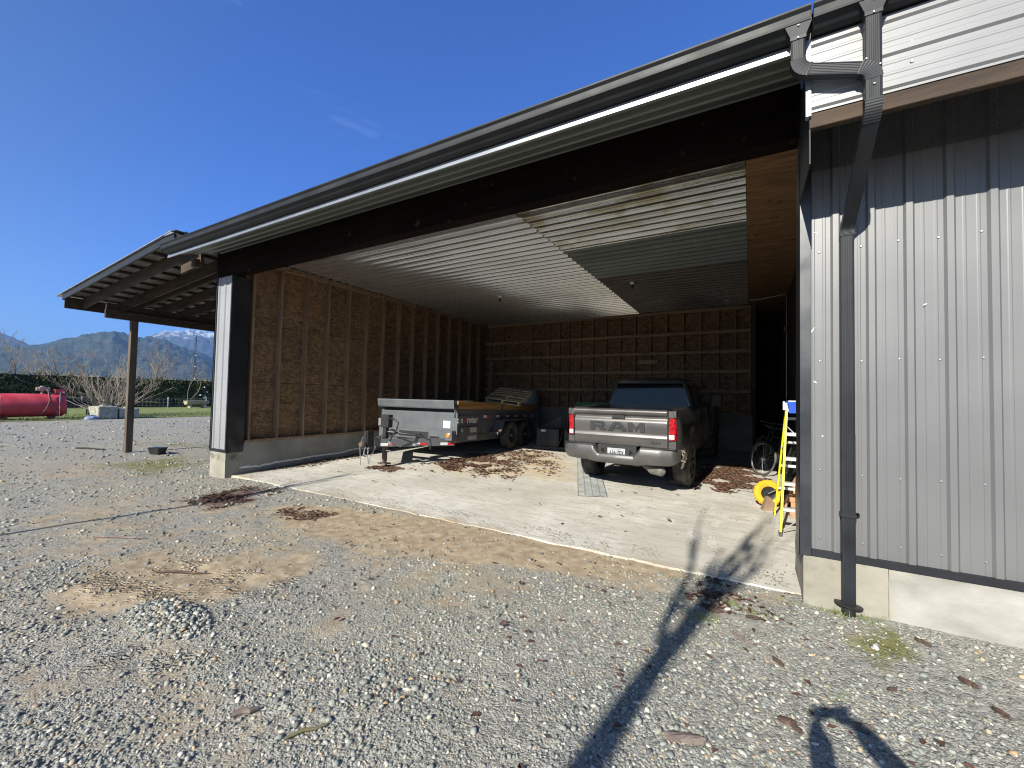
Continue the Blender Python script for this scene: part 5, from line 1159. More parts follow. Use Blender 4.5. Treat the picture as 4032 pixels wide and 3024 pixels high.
MB().prism([(-.08,0), (.06,0), (.09,.10), (.02,.20), (-.02,.18)], (0,-.05,0), (1,0,0), (0,0,1), (0,.1,0)).build('block', pm('chock_wood', (.20,.13,.08), (.30,.21,.14), 5, .8), wg, bevel=.004)
CED = pm('cedar_offcut', (.42,.20,.10), (.58,.34,.20), 4, .75, 0, .3, 14, stretch=(1,1,5))
lum = [((.62, 7.05, .0), (.30,.13,.09), 4, 'reddish cedar offcut at the bottom of the small stack by the ladder'), ((.63, 7.08, .092), (.27,.12,.09), -6, 'cedar offcut second from the bottom of the stack by the ladder'), ((.62, 7.10, .184), (.29,.11,.085), 3, 'pale cedar offcut in the middle of the stack by the ladder'), ((.64, 7.09, .271), (.24,.12,.09), -3, 'cedar offcut on top of the stack by the ladder')]
for (p, s, r, lab) in lum:
    q = thing('cedar_block', lab, 'lumber', (p[0], p[1], slabz(p[1])+p[2]), (0,0,R_(r)), 'cedar offcuts stacked by the ladder'); MB().box(-s[0]/2, s[0]/2, -s[1]/2, s[1]/2, 0, s[2]).build('lumber', CED, q, bevel=.004)
lb2 = thing('leaning_board', 'dark board leaning against the inside wall behind the ladder', 'board', (.44, 7.6, slabz(7.6))); MB().bar((0,0,.03), (.34, .12, .86), .22, .03).build('board', M['plyside'], lb2)
lb3 = thing('leaning_board', 'pale cedar board leaning behind the ladder steps', 'board', (.60, 7.35, slabz(7.35))); MB().bar((-.05,0,.36), (.16, .05, .86), .14, .03).bar((-.05,0,.36), (-.16,0,.02), .14, .03).build('board', CED, lb3)
wp = thing('white_sheet', 'white plastic sheet rolled behind the corner of the front wall', 'plastic sheet', (.47, 4.95, slabz(4.95)), (0,R_(8),0)); MB().lathe([(.06,0), (.065,.1), (.05,.36), (.035,.52), (.0,.53)], (0,0,0), n=14).build('sheet', M['white'], wp)
# bicycles
FEN = pm('fender_silver', (.35,.36,.37), rough=.3, metal=.8)
def bicycle(loc, rot, lab, fendm):
    t = thing('bicycle', lab, 'bicycle', loc, rot, 'bicycles stored in the dark bay')
    for y in (-.52, .52):
        w_ = MB().lathe([(.325,-.02), (.345,0), (.325,.02), (.312,.012), (.312,-.012)], (0,y,.345), (1,0,0), 40, closed=True).build('wheel', M['rubber'], t)
        mb = MB()
        for k in range(18): mb.cyl((.02*(-1)**k, y, .345), (0, y+.315*math.cos(k*pi/9), .345+.315*math.sin(k*pi/9)), .0015, n=4)
        mb.lathe([(.315,-.012), (.300,0), (.315,.012), (.318,0)], (0,y,.345), (1,0,0), 36, closed=True).cyl((-.04,y,.345), (.04,y,.345), .018); mb.build('spokes', FEN, w_)
        MB().sweep([(-.03,-.004), (-.02,.006), (.02,.006), (.03,-.004)], [(0, y+.37*math.cos(a), .345+.37*math.sin(a)) for a in np.linspace(R_(0), R_(185), 16)], up=(0,1,0), sm=True).build('mudguard', fendm, t)
    P = dict(bb=(0,-.05,.29), seat=(0,-.20,.86), head=(0,.36,.83), head2=(0,.39,.70), rear=(0,-.52,.345), front=(0,.52,.345))
    MB().tube([P['bb'], P['seat']], .016, 8).tube([P['bb'], P['head2']], .018, 8).tube([(0,-.18,.79), P['head']], .016, 8).tube([P['rear'], P['bb']], .011, 8).tube([P['rear'], (0,-.185,.80)], .010, 8).tube([P['front'], (0,.42,.62), P['head2'], P['head'], (0,.34,.98)], .014, 8).build('frame', TRIM, t)
    MB().tube([(-.30,.16,1.0), (-.26,.28,1.02), (-.12,.34,1.0), (0,.34,.99), (.12,.34,1.0), (.26,.28,1.02), (.30,.16,1.0)], .012, 8).build('handlebar', FEN, t)
    MB().lathe([(.02,-.14), (.05,-.10), (.085,.04), (.075,.11), (.02,.13)], (0,-.22,.92), (0,-1,.05), 16).build('saddle', TRIM, t)
    MB().tube([(-.05,-.82,.72), (.05,-.82,.72), (.06,-.30,.74), (-.06,-.30,.74)], .008, 6, closed=True).tube([(0,-.52,.36), (.05,-.70,.72)], .006, 6).tube([(0,-.52,.36), (-.05,-.70,.72)], .006, 6).build('luggage_rack', FEN, t)
    MB().lathe([(.09,-.005), (.09,.005), (0,.008)], (.03,-.05,.29), (1,0,0), 24).bar((.05,-.05,.29), (.05,.02,.14), .012, .02).bar((-.05,-.05,.29), (-.05,-.12,.44), .012, .02).box(.05, .13, -.01, .05, .12, .14).box(-.13, -.05, -.15, -.09, .43, .45).build('crank', TRIM, t)
    return t
bicycle((.42, 10.75, slabz(10.75)), (0, R_(8), R_(24)), 'black bicycle with silver mudguards deepest in the dark bay', FEN)
bicycle((.50, 9.55, slabz(9.55)), (0, R_(9), R_(38)), 'black bicycle with a wire luggage rack nearest the wheelbarrow', TRIM)

# ---------------------------------------------------------------- leaf litter on the floor
def leaves(name, spots, n, mt, lab, zf, smin=.02, smax=.05, seed=1):
    rng = random.Random(seed); mb = MB(); tot = sum(w_ for _, w_ in spots)
    for poly, w_ in spots:
        bx = [min(p[0] for p in poly), max(p[0] for p in poly), min(p[1] for p in poly), max(p[1] for p in poly)]; k = int(n*w_/tot); c = 0; tries = 0
        while c < k and tries < k*60:
            tries += 1; x, y = rng.uniform(bx[0], bx[1]), rng.uniform(bx[2], bx[3])
            m_ = polymask(np.array([x]), np.array([y]), [(poly, .25, 1)])[0]
            if rng.random() > m_*max(0, min(1, .5+1.6*vnoise(x*2.2, y*2.2, 3)+.5*vnoise(x*7, y*7, 3))): continue
            c += 1; s = rng.uniform(smin, smax); a = rng.uniform(0, 6.28); z = zf(x, y)+rng.uniform(.002, .03)*m_
            ca, sa = math.cos(a), math.sin(a); cu = rng.uniform(.1, .5)*s; wd = rng.uniform(.35, .6)
            q = [(-1, 0, 0), (-.2, wd, cu), (1, 0, cu*.3), (-.2, -wd, cu), (.1, 0, -.0)]
            tx, ty_ = rng.uniform(-.5, .5), rng.uniform(-.5, .5)
            mb.add([(x+s*(u*ca-v*sa), y+s*(u*sa+v*ca), z+max(0, w2+s*(tx*u+ty_*v)*.4)) for u, v, w2 in q], [(0,4,1), (1,4,2), (2,4,3), (3,4,0)])
    return mb.build(name, mt, fix=False, kind='stuff', label=lab)
LEAF = pm('dry_leaf', (.06,.028,.018), (.26,.15,.095), 16, .8, lo=.25, hi=.75)
zf = lambda x, y: slabz(y)
LA = [(-6.33,6.63),(-6.38,7.47),(-6.4,8.82),(-5.91,9.38),(-5.68,10.38),(-4.97,10.23),(-4.47,10.01),(-3.45,7.75),(-4.34,8.46),(-4.11,7.05),(-4.54,6.88),(-5.43,7.67),(-5.57,6.88),(-6.1,7.13)]
leaves('leaf_litter', [(LA, 10), ([(-6.0,7.0),(-6.2,9.4),(-5.2,8.4),(-5.0,7.2)], 8), ([(-.95,7.95),(-.85,10.4),(-.1,10.8),(.15,8.7),(-.4,8.0)], 14), ([(-.2,8.8),(.0,10.4),(.35,9.8),(.3,8.8)], 2.5), ([(-7.2,6.4),(-6.7,6.7),(-6.4,6.36),(-6.95,6.2)], 1.4), ([(-8,5),(-7,10),(-3,10),(0,8),(.2,5.2),(-3,5),(-6,4.8)], .22), ([(-8.8,5.2),(-8.8,7.5),(-8.3,7.5),(-8.3,5.6)], .5)], 9000, LEAF, 'dry brown leaves swept into drifts over the concrete floor', zf)
leaves('leaf_litter', [([(-7.52,2.99),(-7.84,3.92),(-7.17,4.3),(-6.67,3.75),(-6.72,3.06)], 5), ([(-5.9,3.4),(-5.7,3.8),(-5.0,3.9),(-5.1,3.5)], 2), ([(-.45,3.8),(-.4,4.3),(.3,4.42),(.25,3.9)], 1.1), ([(-5,3.2),(-4,4.3),(-1,4.4),(.4,4.2),(1.3,2.4),(-1,1.6),(-3.5,1.4)], .9)], 1500, pm('dead_leaf', (.045,.018,.014), (.14,.07,.05), 12, .85, lo=.3, hi=.7), 'reddish brown leaf bits blown over the gravel', gz, .012, .035, 4)
leaves('floor_grit', [([(-8.8,4.6),(-8.6,9),(-6,10.6),(0,10.6),(.6,7),(.4,4.6),(-4,4.5)], 1), ([(-8.9,4.46),(-8.9,4.8),(.3,4.8),(.3,4.46)], .6)], 5200, pm('grit', (.12,.085,.055), (.34,.28,.2), 20, .9), 'tiny crumbs of dirt and leaf scattered over the concrete floor', zf, .004, .013, 9)
# bark pieces and dead leaves one can pick out on the gravel
BARK = pm('bark', (.045,.028,.022), (.15,.095,.07), 14, .9, 0, .7, 60)
BARK2 = pm('weathered_bark', (.13,.10,.085), (.26,.21,.18), 12, .9, 0, .6, 50)
def bark(x, y, L, W, a, lab, mt, seed, curl=.3):
    t = thing('bark_piece', lab, 'bark', (x, y, gz(x, y)+.012), (0,0,a), 'bark pieces on the gravel'); mb = MB()
    for sgn in (0, 1):
        mb.grid(lambda u, v: (L*(u-.5), W*(v-.5)*(1-.9*abs(2*u-1)**3+.2*vnoise(u*4, seed)), .012*(1-sgn)+W*curl*(1-(2*v-1)**2)*.5+.006*vnoise(u*9, v*9, seed)), np.linspace(0, 1, 12), np.linspace(0, 1, 7), flip=bool(sgn), sm=False)
    mb.build('bark', mt, t, fix=False)
for i, (x, y, L, W, a, lab, mt) in enumerate([
 (-.28,2.29,.20,.060,.35,'large weathered slab of bark beside the trunk shadow',BARK2), (.17,2.70,.09,.045,.1,'dark curled bark by the phone shadow, right of the large slab',BARK), (.21,2.66,.07,.03,-.9,'small dark bark chip touching the curled bark by the phone shadow',BARK),
 (-.06,3.46,.16,.03,-.75,'thin brown strip of bark below the door sill, in line with the black corner trim',BARK2), (.16,3.28,.10,.03,-.9,'dark splinter of bark right of the thin brown strip',BARK), (.73,3.31,.06,.025,.6,'small dark bark chip on the gravel below the drain collar',BARK),
 (1.15,3.62,.10,.035,-.8,'dark bark chip at the right edge of the yard',BARK), (1.20,3.38,.09,.03,-1.0,'second dark bark chip near the right edge, closer than the other',BARK), (-.25,3.78,.13,.04,.1,'dark bark lump among leaves just outside the floor edge',BARK), (.02,3.80,.11,.035,.3,'bark lump right of the leaves outside the floor edge',BARK),
 (.52,2.86,.09,.05,.4,'flat brown bark flake right of the photographer shadow',BARK2), (-.12,4.02,.18,.035,-.6,'brown bark strip lying against the floor edge',BARK2), (1.05,4.02,.10,.03,-.7,'dark bark sliver under the whitewashed footing',BARK)]):
    bark(x, y, L, W, a, lab, mt, i*3.3)
def curled(x, y, s, lab, a):
    t = thing('dead_leaf', lab, 'leaf', (x, y, gz(x, y)+.012), (0,0,a), 'dead leaves on the gravel'); mb = MB()
    for k in range(5):
        b = k*1.25; mb.grid(lambda u, v: (s*u*math.cos(b)-s*.3*(v-.5)*(1-u)*math.sin(b), s*u*math.sin(b)+s*.3*(v-.5)*(1-u)*math.cos(b), s*.5*u*u+.004*vnoise(u*5, v*5, k)), np.linspace(0, 1, 5), np.linspace(0, 1, 4), sm=False)
    mb.build('leaf', BARK, t, fix=False)
curled(-1.50, 2.05, .045, 'dark curled dead leaf alone in the middle of the gravel', .3); curled(-3.02, 2.73, .06, 'dark curled dead leaf on the gravel near the tyre tracks', 1.4)
def stick(x, y, L, r, a, lab, mt):
    t = thing('stick', lab, 'stick', (x, y, gz(x, y)+.014), (0,0,a), 'sticks on the gravel'); MB().tube([(-L/2,0,0), (-L*.1,.01,.006), (L*.2,-.006,.004), (L/2,.008,.0)], [r, r*1.2, r, r*.6], 7).build('twig', mt, t)
stick(-1.92, 1.36, .19, .008, 1.0, 'mossy green stick in the front gravel', pm('mossy_stick', (.13,.12,.05), (.2,.17,.1), 20, .9)); stick(-2.33, 1.28, .12, .015, .9, 'smooth grey driftwood piece in the front gravel', BARK2)
stick(-4.6, 1.9, .5, .008, .5, 'thin dark stick beside the tyre tracks', BARK); stick(-6.2, 1.95, .6, .010, .5, 'long thin stick near the left edge of the gravel', BARK2)
stick(-16.0, 4.3, 1.0, .022, .35, 'dark branch lying left of the lean-to post', pm('dark_branch', (.02,.015,.012), (.04,.03,.022), 10, .9))
bt = thing('black_tub', 'small black tub on the gravel beside the lean-to post', 'tub', (-13.6, 4.95, gz(-13.6, 4.95)), (0,0,.4)); MB().ring_sweep([[(sx*w_, sy*d_, z) for sx, sy in ((-1,-1),(1,-1),(1,1),(-1,1))] for z, w_, d_ in ((0,.13,.10), (.15,.16,.13), (.16,.17,.14), (.175,.17,.14))], sm=False).build('tub', M['black'], bt, bevel=.015, seg=2)
# weeds at the footing
wd = MB(); rng = random.Random(8)
for cx, cy, n, hh in ((.60, 4.20, 50, .05), (.78, 4.19, 45, .05), (-.32, 3.62, 50, .05), (-.12, 3.95, 30, .05), (.08, 3.90, 25, .04), (.45, 3.1, 16, .03), (.25, 4.24, 20, .03)):
    for _ in range(n):
        x, y = cx+rng.gauss(0, .05), cy+rng.gauss(0, .03); a = rng.uniform(0, 6.28); z = gz(x, y); h_ = hh*rng.uniform(.5, 1.2)
        wd.add([(x-.003*math.cos(a), y-.003*math.sin(a), z), (x+.003*math.cos(a), y+.003*math.sin(a), z), (x+rng.gauss(0, .03), y+rng.gauss(0, .03), z+h_)], [(0,1,2)])
wd.build('weeds', pm('weed_green', (.10,.17,.03), (.22,.28,.07), 12, .8), fix=False, kind='stuff', label='tufts of small weeds along the footing and in the gravel')

# ================================================================ yard at the left
RT = pm('tank_red', (.46,.035,.055), (.60,.07,.09), 2.0, .58, 0, .1, 40)
ft = thing('fuel_tank', 'long red fuel tank with a pump on top', 'fuel tank', (-32.0, 7.4, gz(-32, 7.4)))
MB().lathe([(.0,.13), (.30,.11), (.52,.05), (.59,-.03), (.59,-5.2), (.52,-5.3), (0,-5.36)], (0, 0, .74), (0,1,0), 40).build('tank_body', RT, ft)
MB().lathe([(.593,-2.21), (.596,-2.2), (.593,-2.19)], (0,0,.74), (0,1,0), 40).build('seam', pm('seam_pink', (.6,.2,.22)), ft)
for y in (-.4, -2.0, -4.6): MB().box(-.4, .4, y-.06, y+.06, 0, .22).build('leg', pm('leg_red', (.25,.02,.03)), ft)
pu = MB().box(-.12, .14, -.90, -.62, 1.48, 1.68).cyl((0,-.76,1.32), (0,-.76,1.50), .05).cyl((.02,-.98,1.58), (.02,-.60,1.58), .09).box(-.1, .12, -.82, -.68, 1.68, 1.74)
puo = pu.build('pump', pm('pump_rust', (.30,.20,.17), (.42,.36,.33), 20, .7), ft, bevel=.01)
MB().cyl((.1,-.55,1.32), (.1,-.55,1.62), .03).lathe([(.05,0), (.06,.03), (.0,.06)], (.1,-.55,1.62), n=12).build('vent', M['galv'], ft)
MB().box(.0, .30, -.34, .02, 1.36, 1.44).prism([(-.34,0), (.02,0), (-.02,.14), (-.36,.14)], (.0,0,1.44), (0,1,0), (0,0,1), (.30,0,0)).build('filler_box', RT, ft, bevel=.01)
MB().box(.30, .305, -.1, .0, 1.40, 1.46).build('label_sheet', M['white'], ft)
MB().tube([(.14,-.64,1.62), (.35,-.62,1.5), (.62,-.60,1.0), (.66,-.72,.55), (.64,-.95,.25)], .022, 6).tube([(.30,-.60,1.5), (.60,-.55,1.0), (.66,-.42,.6), (.66,-.30,.3), (.66,-.40,.12), (.62,-.75,.10)], .022, 6).build('hose', pm('hose_grey', (.14,.08,.08)), ft)
MB().cyl((.62,-.24,.0), (.62,-.24,1.40), .018, n=8).build('pipe', M['galv'], ft)
CB = pm('block_concrete', (.26,.26,.21), (.40,.39,.32), 4, .9, 0, .5, 20, spots=((.14,.16,.08), 5, .56, .1))
for i, (y, s, r, lab) in enumerate(((8.75, (1.1,.86,.70), .12, 'mossy concrete block at the end of the red tank'), (9.75, (1.0,.86,.58), -.05, 'lower concrete block right of the mossy one'))):
    t = thing('concrete_block', lab, 'block', (-31.0, y, gz(-31, y)), (0,0,r), 'concrete blocks at the lawn edge')
    MB().box(-s[0]/2, s[0]/2, -s[1]/2, s[1]/2, 0, s[2]).build('block', CB, t, bevel=.06, seg=2); MB().box(-.2, .2, -.12, .12, s[2], s[2]+.06).build('lifting_key', CB, t, bevel=.02)
bb = thing('plastic_bag', 'crumpled blue plastic bag by the concrete block', 'bag', (-30.55, 8.2, gz(-30.5, 8.2)))
MB().grid(lambda u, v: (.22*math.sin(v)*math.cos(u)*(1+.5*vnoise(u*2, v*3)), .34*math.sin(v)*math.sin(u), .22*math.cos(v)*(1+.4*vnoise(u*3, v*3, 4))), np.linspace(0, 2*pi, 18), np.linspace(0, pi/2, 9)).build('bag', pm('bag_blue', (.12,.18,.35), (.35,.42,.55), 12, .5), bb, fix=False)
# branching plants
def limb(mb, p, d, L, r, depth, rng, up=.1, spread=.6, segs=4, kids=(2, 3), shrink=.68, rmin=.004, n=6):
    pts = [Vector(p)]; rr = [r]; d = Vector(d).normalized()
    for i in range(segs):
        d = (d+Vector((rng.gauss(0, .13), rng.gauss(0, .13), rng.gauss(0, .10)+up*.3))).normalized(); pts.append(pts[-1]+d*(L/segs)); rr.append(max(rmin, r*(1-(.55)*(i+1)/segs)))
    mb.tube(pts, rr, n if r > .02 else 4)
    if depth <= 0: return
    for i in range(1, segs+1):
        k = rng.randint(*kids) if i == segs else rng.randint(0, kids[0])
        for _ in range(k):
            v = Vector((rng.gauss(0, 1), rng.gauss(0, 1), rng.gauss(0, .6)+up)).normalized(); nd = (d+v*spread).normalized()
            limb(mb, pts[i], nd, L*shrink*rng.uniform(.7, 1.15), rr[i]*.72, depth-1, rng, up, spread, max(2, segs-1), kids, shrink, rmin, n)
TWIG = pm('pale_twig', (.22,.185,.145), (.35,.30,.24), 5, .85); TWIG2 = pm('brown_twig', (.19,.16,.13), (.29,.25,.21), 5, .9); TRUNK = pm('tree_bark', (.10,.08,.06), (.20,.17,.13), 5, .9, 0, .6, 30)
sh = thing('bare_shrub', 'wide bare shrub of pale tangled branches behind the concrete blocks', 'shrub', (-33.5, 9.75, gz(-33.5, 9.8))); rng = random.Random(21); mb = MB()
for k in range(44):
    a = 2*pi*k/44+rng.uniform(-.15, .15); e = rng.uniform(.15, 1.0); limb(mb, (.15*math.cos(a), .15*math.sin(a), .15), (math.cos(a)*(1.15-e*.6), math.sin(a)*(1.15-e*.6), .25+e), rng.uniform(1.25, 2.5), .026, 3, rng, .22, .6, 4, (1, 2), .55, .007)
mb.build('branches', TWIG, sh)
def bare_tree(loc, h, lab, seed, r=.16, spread=.55, mt=TWIG2, depth=4, grp='bare trees beyond the hedge', rmin=.012):
    t = thing('bare_tree', lab, 'tree', loc, (0,0,0), grp); rng = random.Random(seed)
    MB().tube([(0,0,-.3), (.03,.02,h*.2), (.0,.05,h*.45), (.05,.0,h*.62)], [r*1.15, r, r*.75, r*.5], 10).build('trunk', TRUNK, t)
    mb = MB()
    for k in range(9):
        z = h*(.28+.34*k/8); a = k*2.4+rng.uniform(-.4, .4); limb(mb, (.02, .03, z), (math.cos(a), math.sin(a), .75+.5*k/8), h*rng.uniform(.22, .34), r*.34, depth-1, rng, .3, spread, 3, (1, 3), .62, rmin)
    limb(mb, (.05, 0, h*.61), (.05, 0, 1), h*.3, r*.45, depth-1, rng, .4, spread, 3, (2, 3), .62, rmin)
    mb.build('crown', mt, t)
    return t
for loc, h, lab, sd_, sp in (((-90,15.9,-1.7), 7.6, 'tall bare tree left of the lean-to roof', 1, .5), ((-80,15.9,-1.7), 5.2, 'low bare tree just right of the tall one', 2, .6), ((-62,13.9,-1.7), 4.9, 'small bare tree rising behind the red tank pump', 3, .7),
    ((-80,28.5,-1.7), 7.6, 'bushy bare tree right of the lean-to post', 4, .6), ((-83,30.3,-1.7), 7.0, 'second bushy bare tree touching the one right of the post', 5, .6), ((-75,31.5,-1.7), 5.6, 'small bare tree at the foot of the antenna mast', 6, .6), ((-78,24.2,-1.7), 5.0, 'small bare tree behind the wide shrub', 7, .6), ((-82,20.5,-1.7), 4.6, 'low bare tree behind the shrub, left of the post', 8, .7)):
    bare_tree(loc, h, lab, sd_, .17, sp)
# hedge
HG = pm('hedge_green', (.042,.06,.018), (.17,.19,.065), 9, .85, lo=.3, hi=.7); HGT = pm('hedge_brown', (.16,.135,.06), (.28,.23,.12), 7, .9)
hd = thing('hedge', 'tall clipped dark green hedge behind the wire fence', 'hedge', (-48.6, 10, -1.66)); rng = random.Random(11); mb = MB()
mb.grid(lambda u, v: (.55-.12*v/2.6+.12*vnoise(u*1.1, v*1.3), u, v), np.linspace(-45, 85, 260), np.linspace(0, 2.62, 9), 2); mb.grid(lambda u, v: (.43-v, u, 2.62+.08*vnoise(u, v)), np.linspace(-45, 85, 200), np.linspace(0, 1.4, 4), 2)
for _ in range(30000):
    y = rng.uniform(-14, 26) if rng.random() < .85 else rng.uniform(-45, 85); z = rng.uniform(.05, 2.75); b = vnoise(y*.9, z*1.1, 2)
    if z > 2.5: x = rng.uniform(-.9, .5)
    else: x = .50+.22*b+rng.gauss(0, .07)
    zz = z+(.10*vnoise(y*1.5, 3)+.06*rng.random() if z > 2.5 else 0); s = rng.uniform(.05, .13); q = [Vector((rng.gauss(0, .5), rng.gauss(0, .6), rng.gauss(.35, .8)))*s for _ in range(3)]; p = Vector((x, y, zz))
    mb.add([p+v for v in q], [(0,1,2)], 1 if (z > 2.45 and rng.random() < .65) or rng.random() < .05 else 0)
mb.build('foliage', [HG, HGT, pm('hedge_core', (.010,.014,.006), (.02,.026,.01), 6, 1)], hd, fix=False)
# wire fence
fe = thing('wire_fence', 'low wire mesh fence on pale round posts', 'fence', (-46, 10, -1.66)); 
for y in (-15.2,-12.3,-9.5,-6.6,-3.8,-1.0,1.72, 4.6, 7.35, 10.4, 13.2): MB().lathe([(.065,0), (.062,.98), (.03,1.02), (0,1.02)], (0,y,0), n=12).build('post', M['pole'], fe)
mb = MB()
for z in np.linspace(.12, .92, 7): mb.tube([(0,y,z+.01*vnoise(y, z)) for y in np.arange(-15.2, 13.3, 1.4)], .007 if z < .9 else .011, 4)
for y in np.arange(-15.2, 13.2, .3): mb.cyl((0,y,.1), (0,y,.92), .005, n=4)
mb.build('wire', pm('fence_wire', (.30,.30,.28), rough=.5, metal=.4), fe)
tg_ = thing('water_trough', 'pale half-barrel trough with a bent hose over it by the fence', 'trough', (-45.2, 19.2, -1.62))
TR_ = pm('trough_stone', (.30,.27,.19), (.45,.42,.33), 5, .9)
MB().ring_sweep([[(r*math.cos(a), y, .66+r*math.sin(a)) for a in np.linspace(pi, 2*pi, 12)] for y, r in ((-.85,.0), (-.85,.36), (-.80,.40), (.9,.40), (.95,.36), (.95,.0))], caps=False).box(-.42, .42, -.85, .95, .62, .67).build('trough_body', TR_, tg_)
MB().box(-.25, .25, -.55, -.4, 0, .35).box(-.25, .25, .5, .65, 0, .35).build('leg', TR_, tg_)
MB().tube([(.1,-.75,.6), (.1,-.72,1.5), (.1,-.55,2.3), (.1,-.2,2.72), (.1,.15,2.75), (.1,.32,2.4), (.1,.15,1.6), (.1,-.5,.75)], .022, 6).tube([(.1,.32,2.5), (.1,.28,1.9), (.1,-.1,1.1), (.1,-.3,.7)], .02, 6).build('hose', pm('hose_brown', (.25,.19,.14)), tg_)
sp_ = thing('sprayer_stand', 'dark spindly stand with pale fittings beside the trough', 'stand', (-45.0, 19.75, -1.62))
MB().cyl((0,0,0), (0,.02,2.0), .03).cyl((0,-.3,1.2), (0,.25,1.5), .02).cyl((0,-.2,.7), (0,.2,.9), .02).build('pole', M['black'], sp_)
for y, z in ((.02,1.95), (-.3,1.2), (.25,1.5), (.02,.95), (.1,1.1)): MB().lathe([(0,-.08), (.07,-.04), (.07,.04), (0,.08)], (0,y,z), n=10).build('fitting', M['white'], sp_)
am = thing('antenna_mast', 'tall thin antenna mast rising in front of the snowy mountain', 'mast', (-70, 29.4, -1.7))
mb = MB()
for k in range(3): a = k*2.1; mb.cyl((.12*math.cos(a), .12*math.sin(a), 0), (.10*math.cos(a), .10*math.sin(a), 9.4), .018, n=5)
for z in np.arange(.3, 9.4, .35):
    for k in range(3): a, b = k*2.1, (k+1)*2.1; mb.cyl((.12*math.cos(a), .12*math.sin(a), z), (.12*math.cos(b), .12*math.sin(b), z+.3), .010, n=4)
mb.build('lattice', M['black'], am)
mb = MB().cyl((0,0,9.3), (0,0,10.0), .025); mb.cyl((0,-.1,9.6), (0,3.4,8.7), .02, n=5).cyl((0,0,9.0), (0,2.1,9.0), .016, n=5)
for y in (1.6, 1.9, 2.2): mb.cyl((-.4,y,9.0), (.4,y,9.0), .015, n=5)
mb.build('aerial', M['black'], am)
for z in (3.4, 1.3+3.9, 6.8): MB().lathe([(0,-.06), (.10,-.03), (.10,.05), (0,.07)], (.14,0,z), n=10).build('insulator', M['white'], am)
bn = thing('garden_bench', 'dark bench frame standing on the lawn behind the tank', 'bench', (-36.2, 9.0, gz(-36, 9)+.02), (0,0,.1))
for y in (-.55, .55):
    MB().box(-.24, -.19, y-.03, y+.03, 0, .48).build('leg', M['black'], bn); MB().box(.19, .24, y-.03, y+.03, 0, .48).build('leg', M['black'], bn)
MB().box(-.26, .26, -.62, .62, .48, .53).build('seat', M['black'], bn); MB().box(-.28, -.23, -.62, .62, .62, .98).box(-.28, -.23, -.6, -.52, .5, 1.0).box(-.28, -.23, .52, .6, .5, 1.0).build('backrest', M['black'], bn)
# part of a machine showing past the pillar
qd = thing('parked_tractor', 'small dark and white machine half hidden by the clad pillar', 'machine', (-40, 19.0, gz(-40, 19)+.02), (0,0,.2))
MB().box(-.6, .6, -.2, .8, .45, .95).build('bonnet', M['black'], qd, bevel=.06, seg=2); MB().box(-.62, -.4, -.25, .0, .80, .98).build('cover', M['white'], qd, bevel=.03)
for x, y, r in ((-.55,-.05,.3), (.55,-.05,.3), (-.6,1.1,.45), (.6,1.1,.45)): MB().lathe([(r*.5,-.11), (r*.9,-.12), (r,-.08), (r,.08), (r*.9,.12), (r*.5,.11)], (x,y,r), (1,0,0), 24, closed=True).lathe([(r*.55,-.05), (0,-.05)], (x,y,r), (1,0,0), 24).build('wheel', M['rubber'], qd)
MB().box(-.3, .3, 1.0, 1.4, .95, 1.05).box(-.3, .3, 1.35, 1.42, 1.0, 1.4).build('seat', M['black'], qd, bevel=.03); MB().cyl((0,.75,.95), (0,.85,1.25), .02).lathe([(.17,-.01), (.19,0), (.17,.01), (.16,0)], (0,.86,1.27), (0,.4,1), 24, closed=True).build('steering_wheel', M['black'], qd)

# ================================================================ behind the camera: what throws the shadows into the picture
def shade_tree(loc, h, lab, seed, r, z0, tr_pts, kids, spread):
    t = thing('bare_tree', lab, 'tree', loc, (0,0,0), 'bare trees behind the camera'); rng = random.Random(seed)
    MB().tube([Vector(p) for p in tr_pts], [r*(1-.42*i/(len(tr_pts)-1)) for i in range(len(tr_pts))], 12).build('trunk', TRUNK, t); mb = MB()
    top = Vector(tr_pts[-1])
    for k in range(kids):
        a = k*2.4; limb(mb, top-Vector((0,0,.45*k/kids)), (math.cos(a)*spread, math.sin(a)*spread, 1), h*rng.uniform(.17, .26), r*.36, 1, rng, .35, .38, 5, (1, 2), .55, .008)
    mb.build('crown', TRUNK, t); return t
shade_tree((-1.36, -4.2, -1.72), 6.2, 'slim bare tree behind the camera that shadows the floor edge', 33, .112, 0, [(0,0,-.2), (.0,.0,1.6), (.01,0,2.8), (.03,.02,3.7), (.06,.02,4.3)], 7, .26)
shade_tree((-7.95, -3.5, -1.72), 4.6, 'thin bare tree behind the camera that draws a shadow along the left', 35, .055, 0, [(0,0,-.2), (.02,.0,1.6), (-.02,0,3.0), (.0,.0,4.2)], 6, .22)
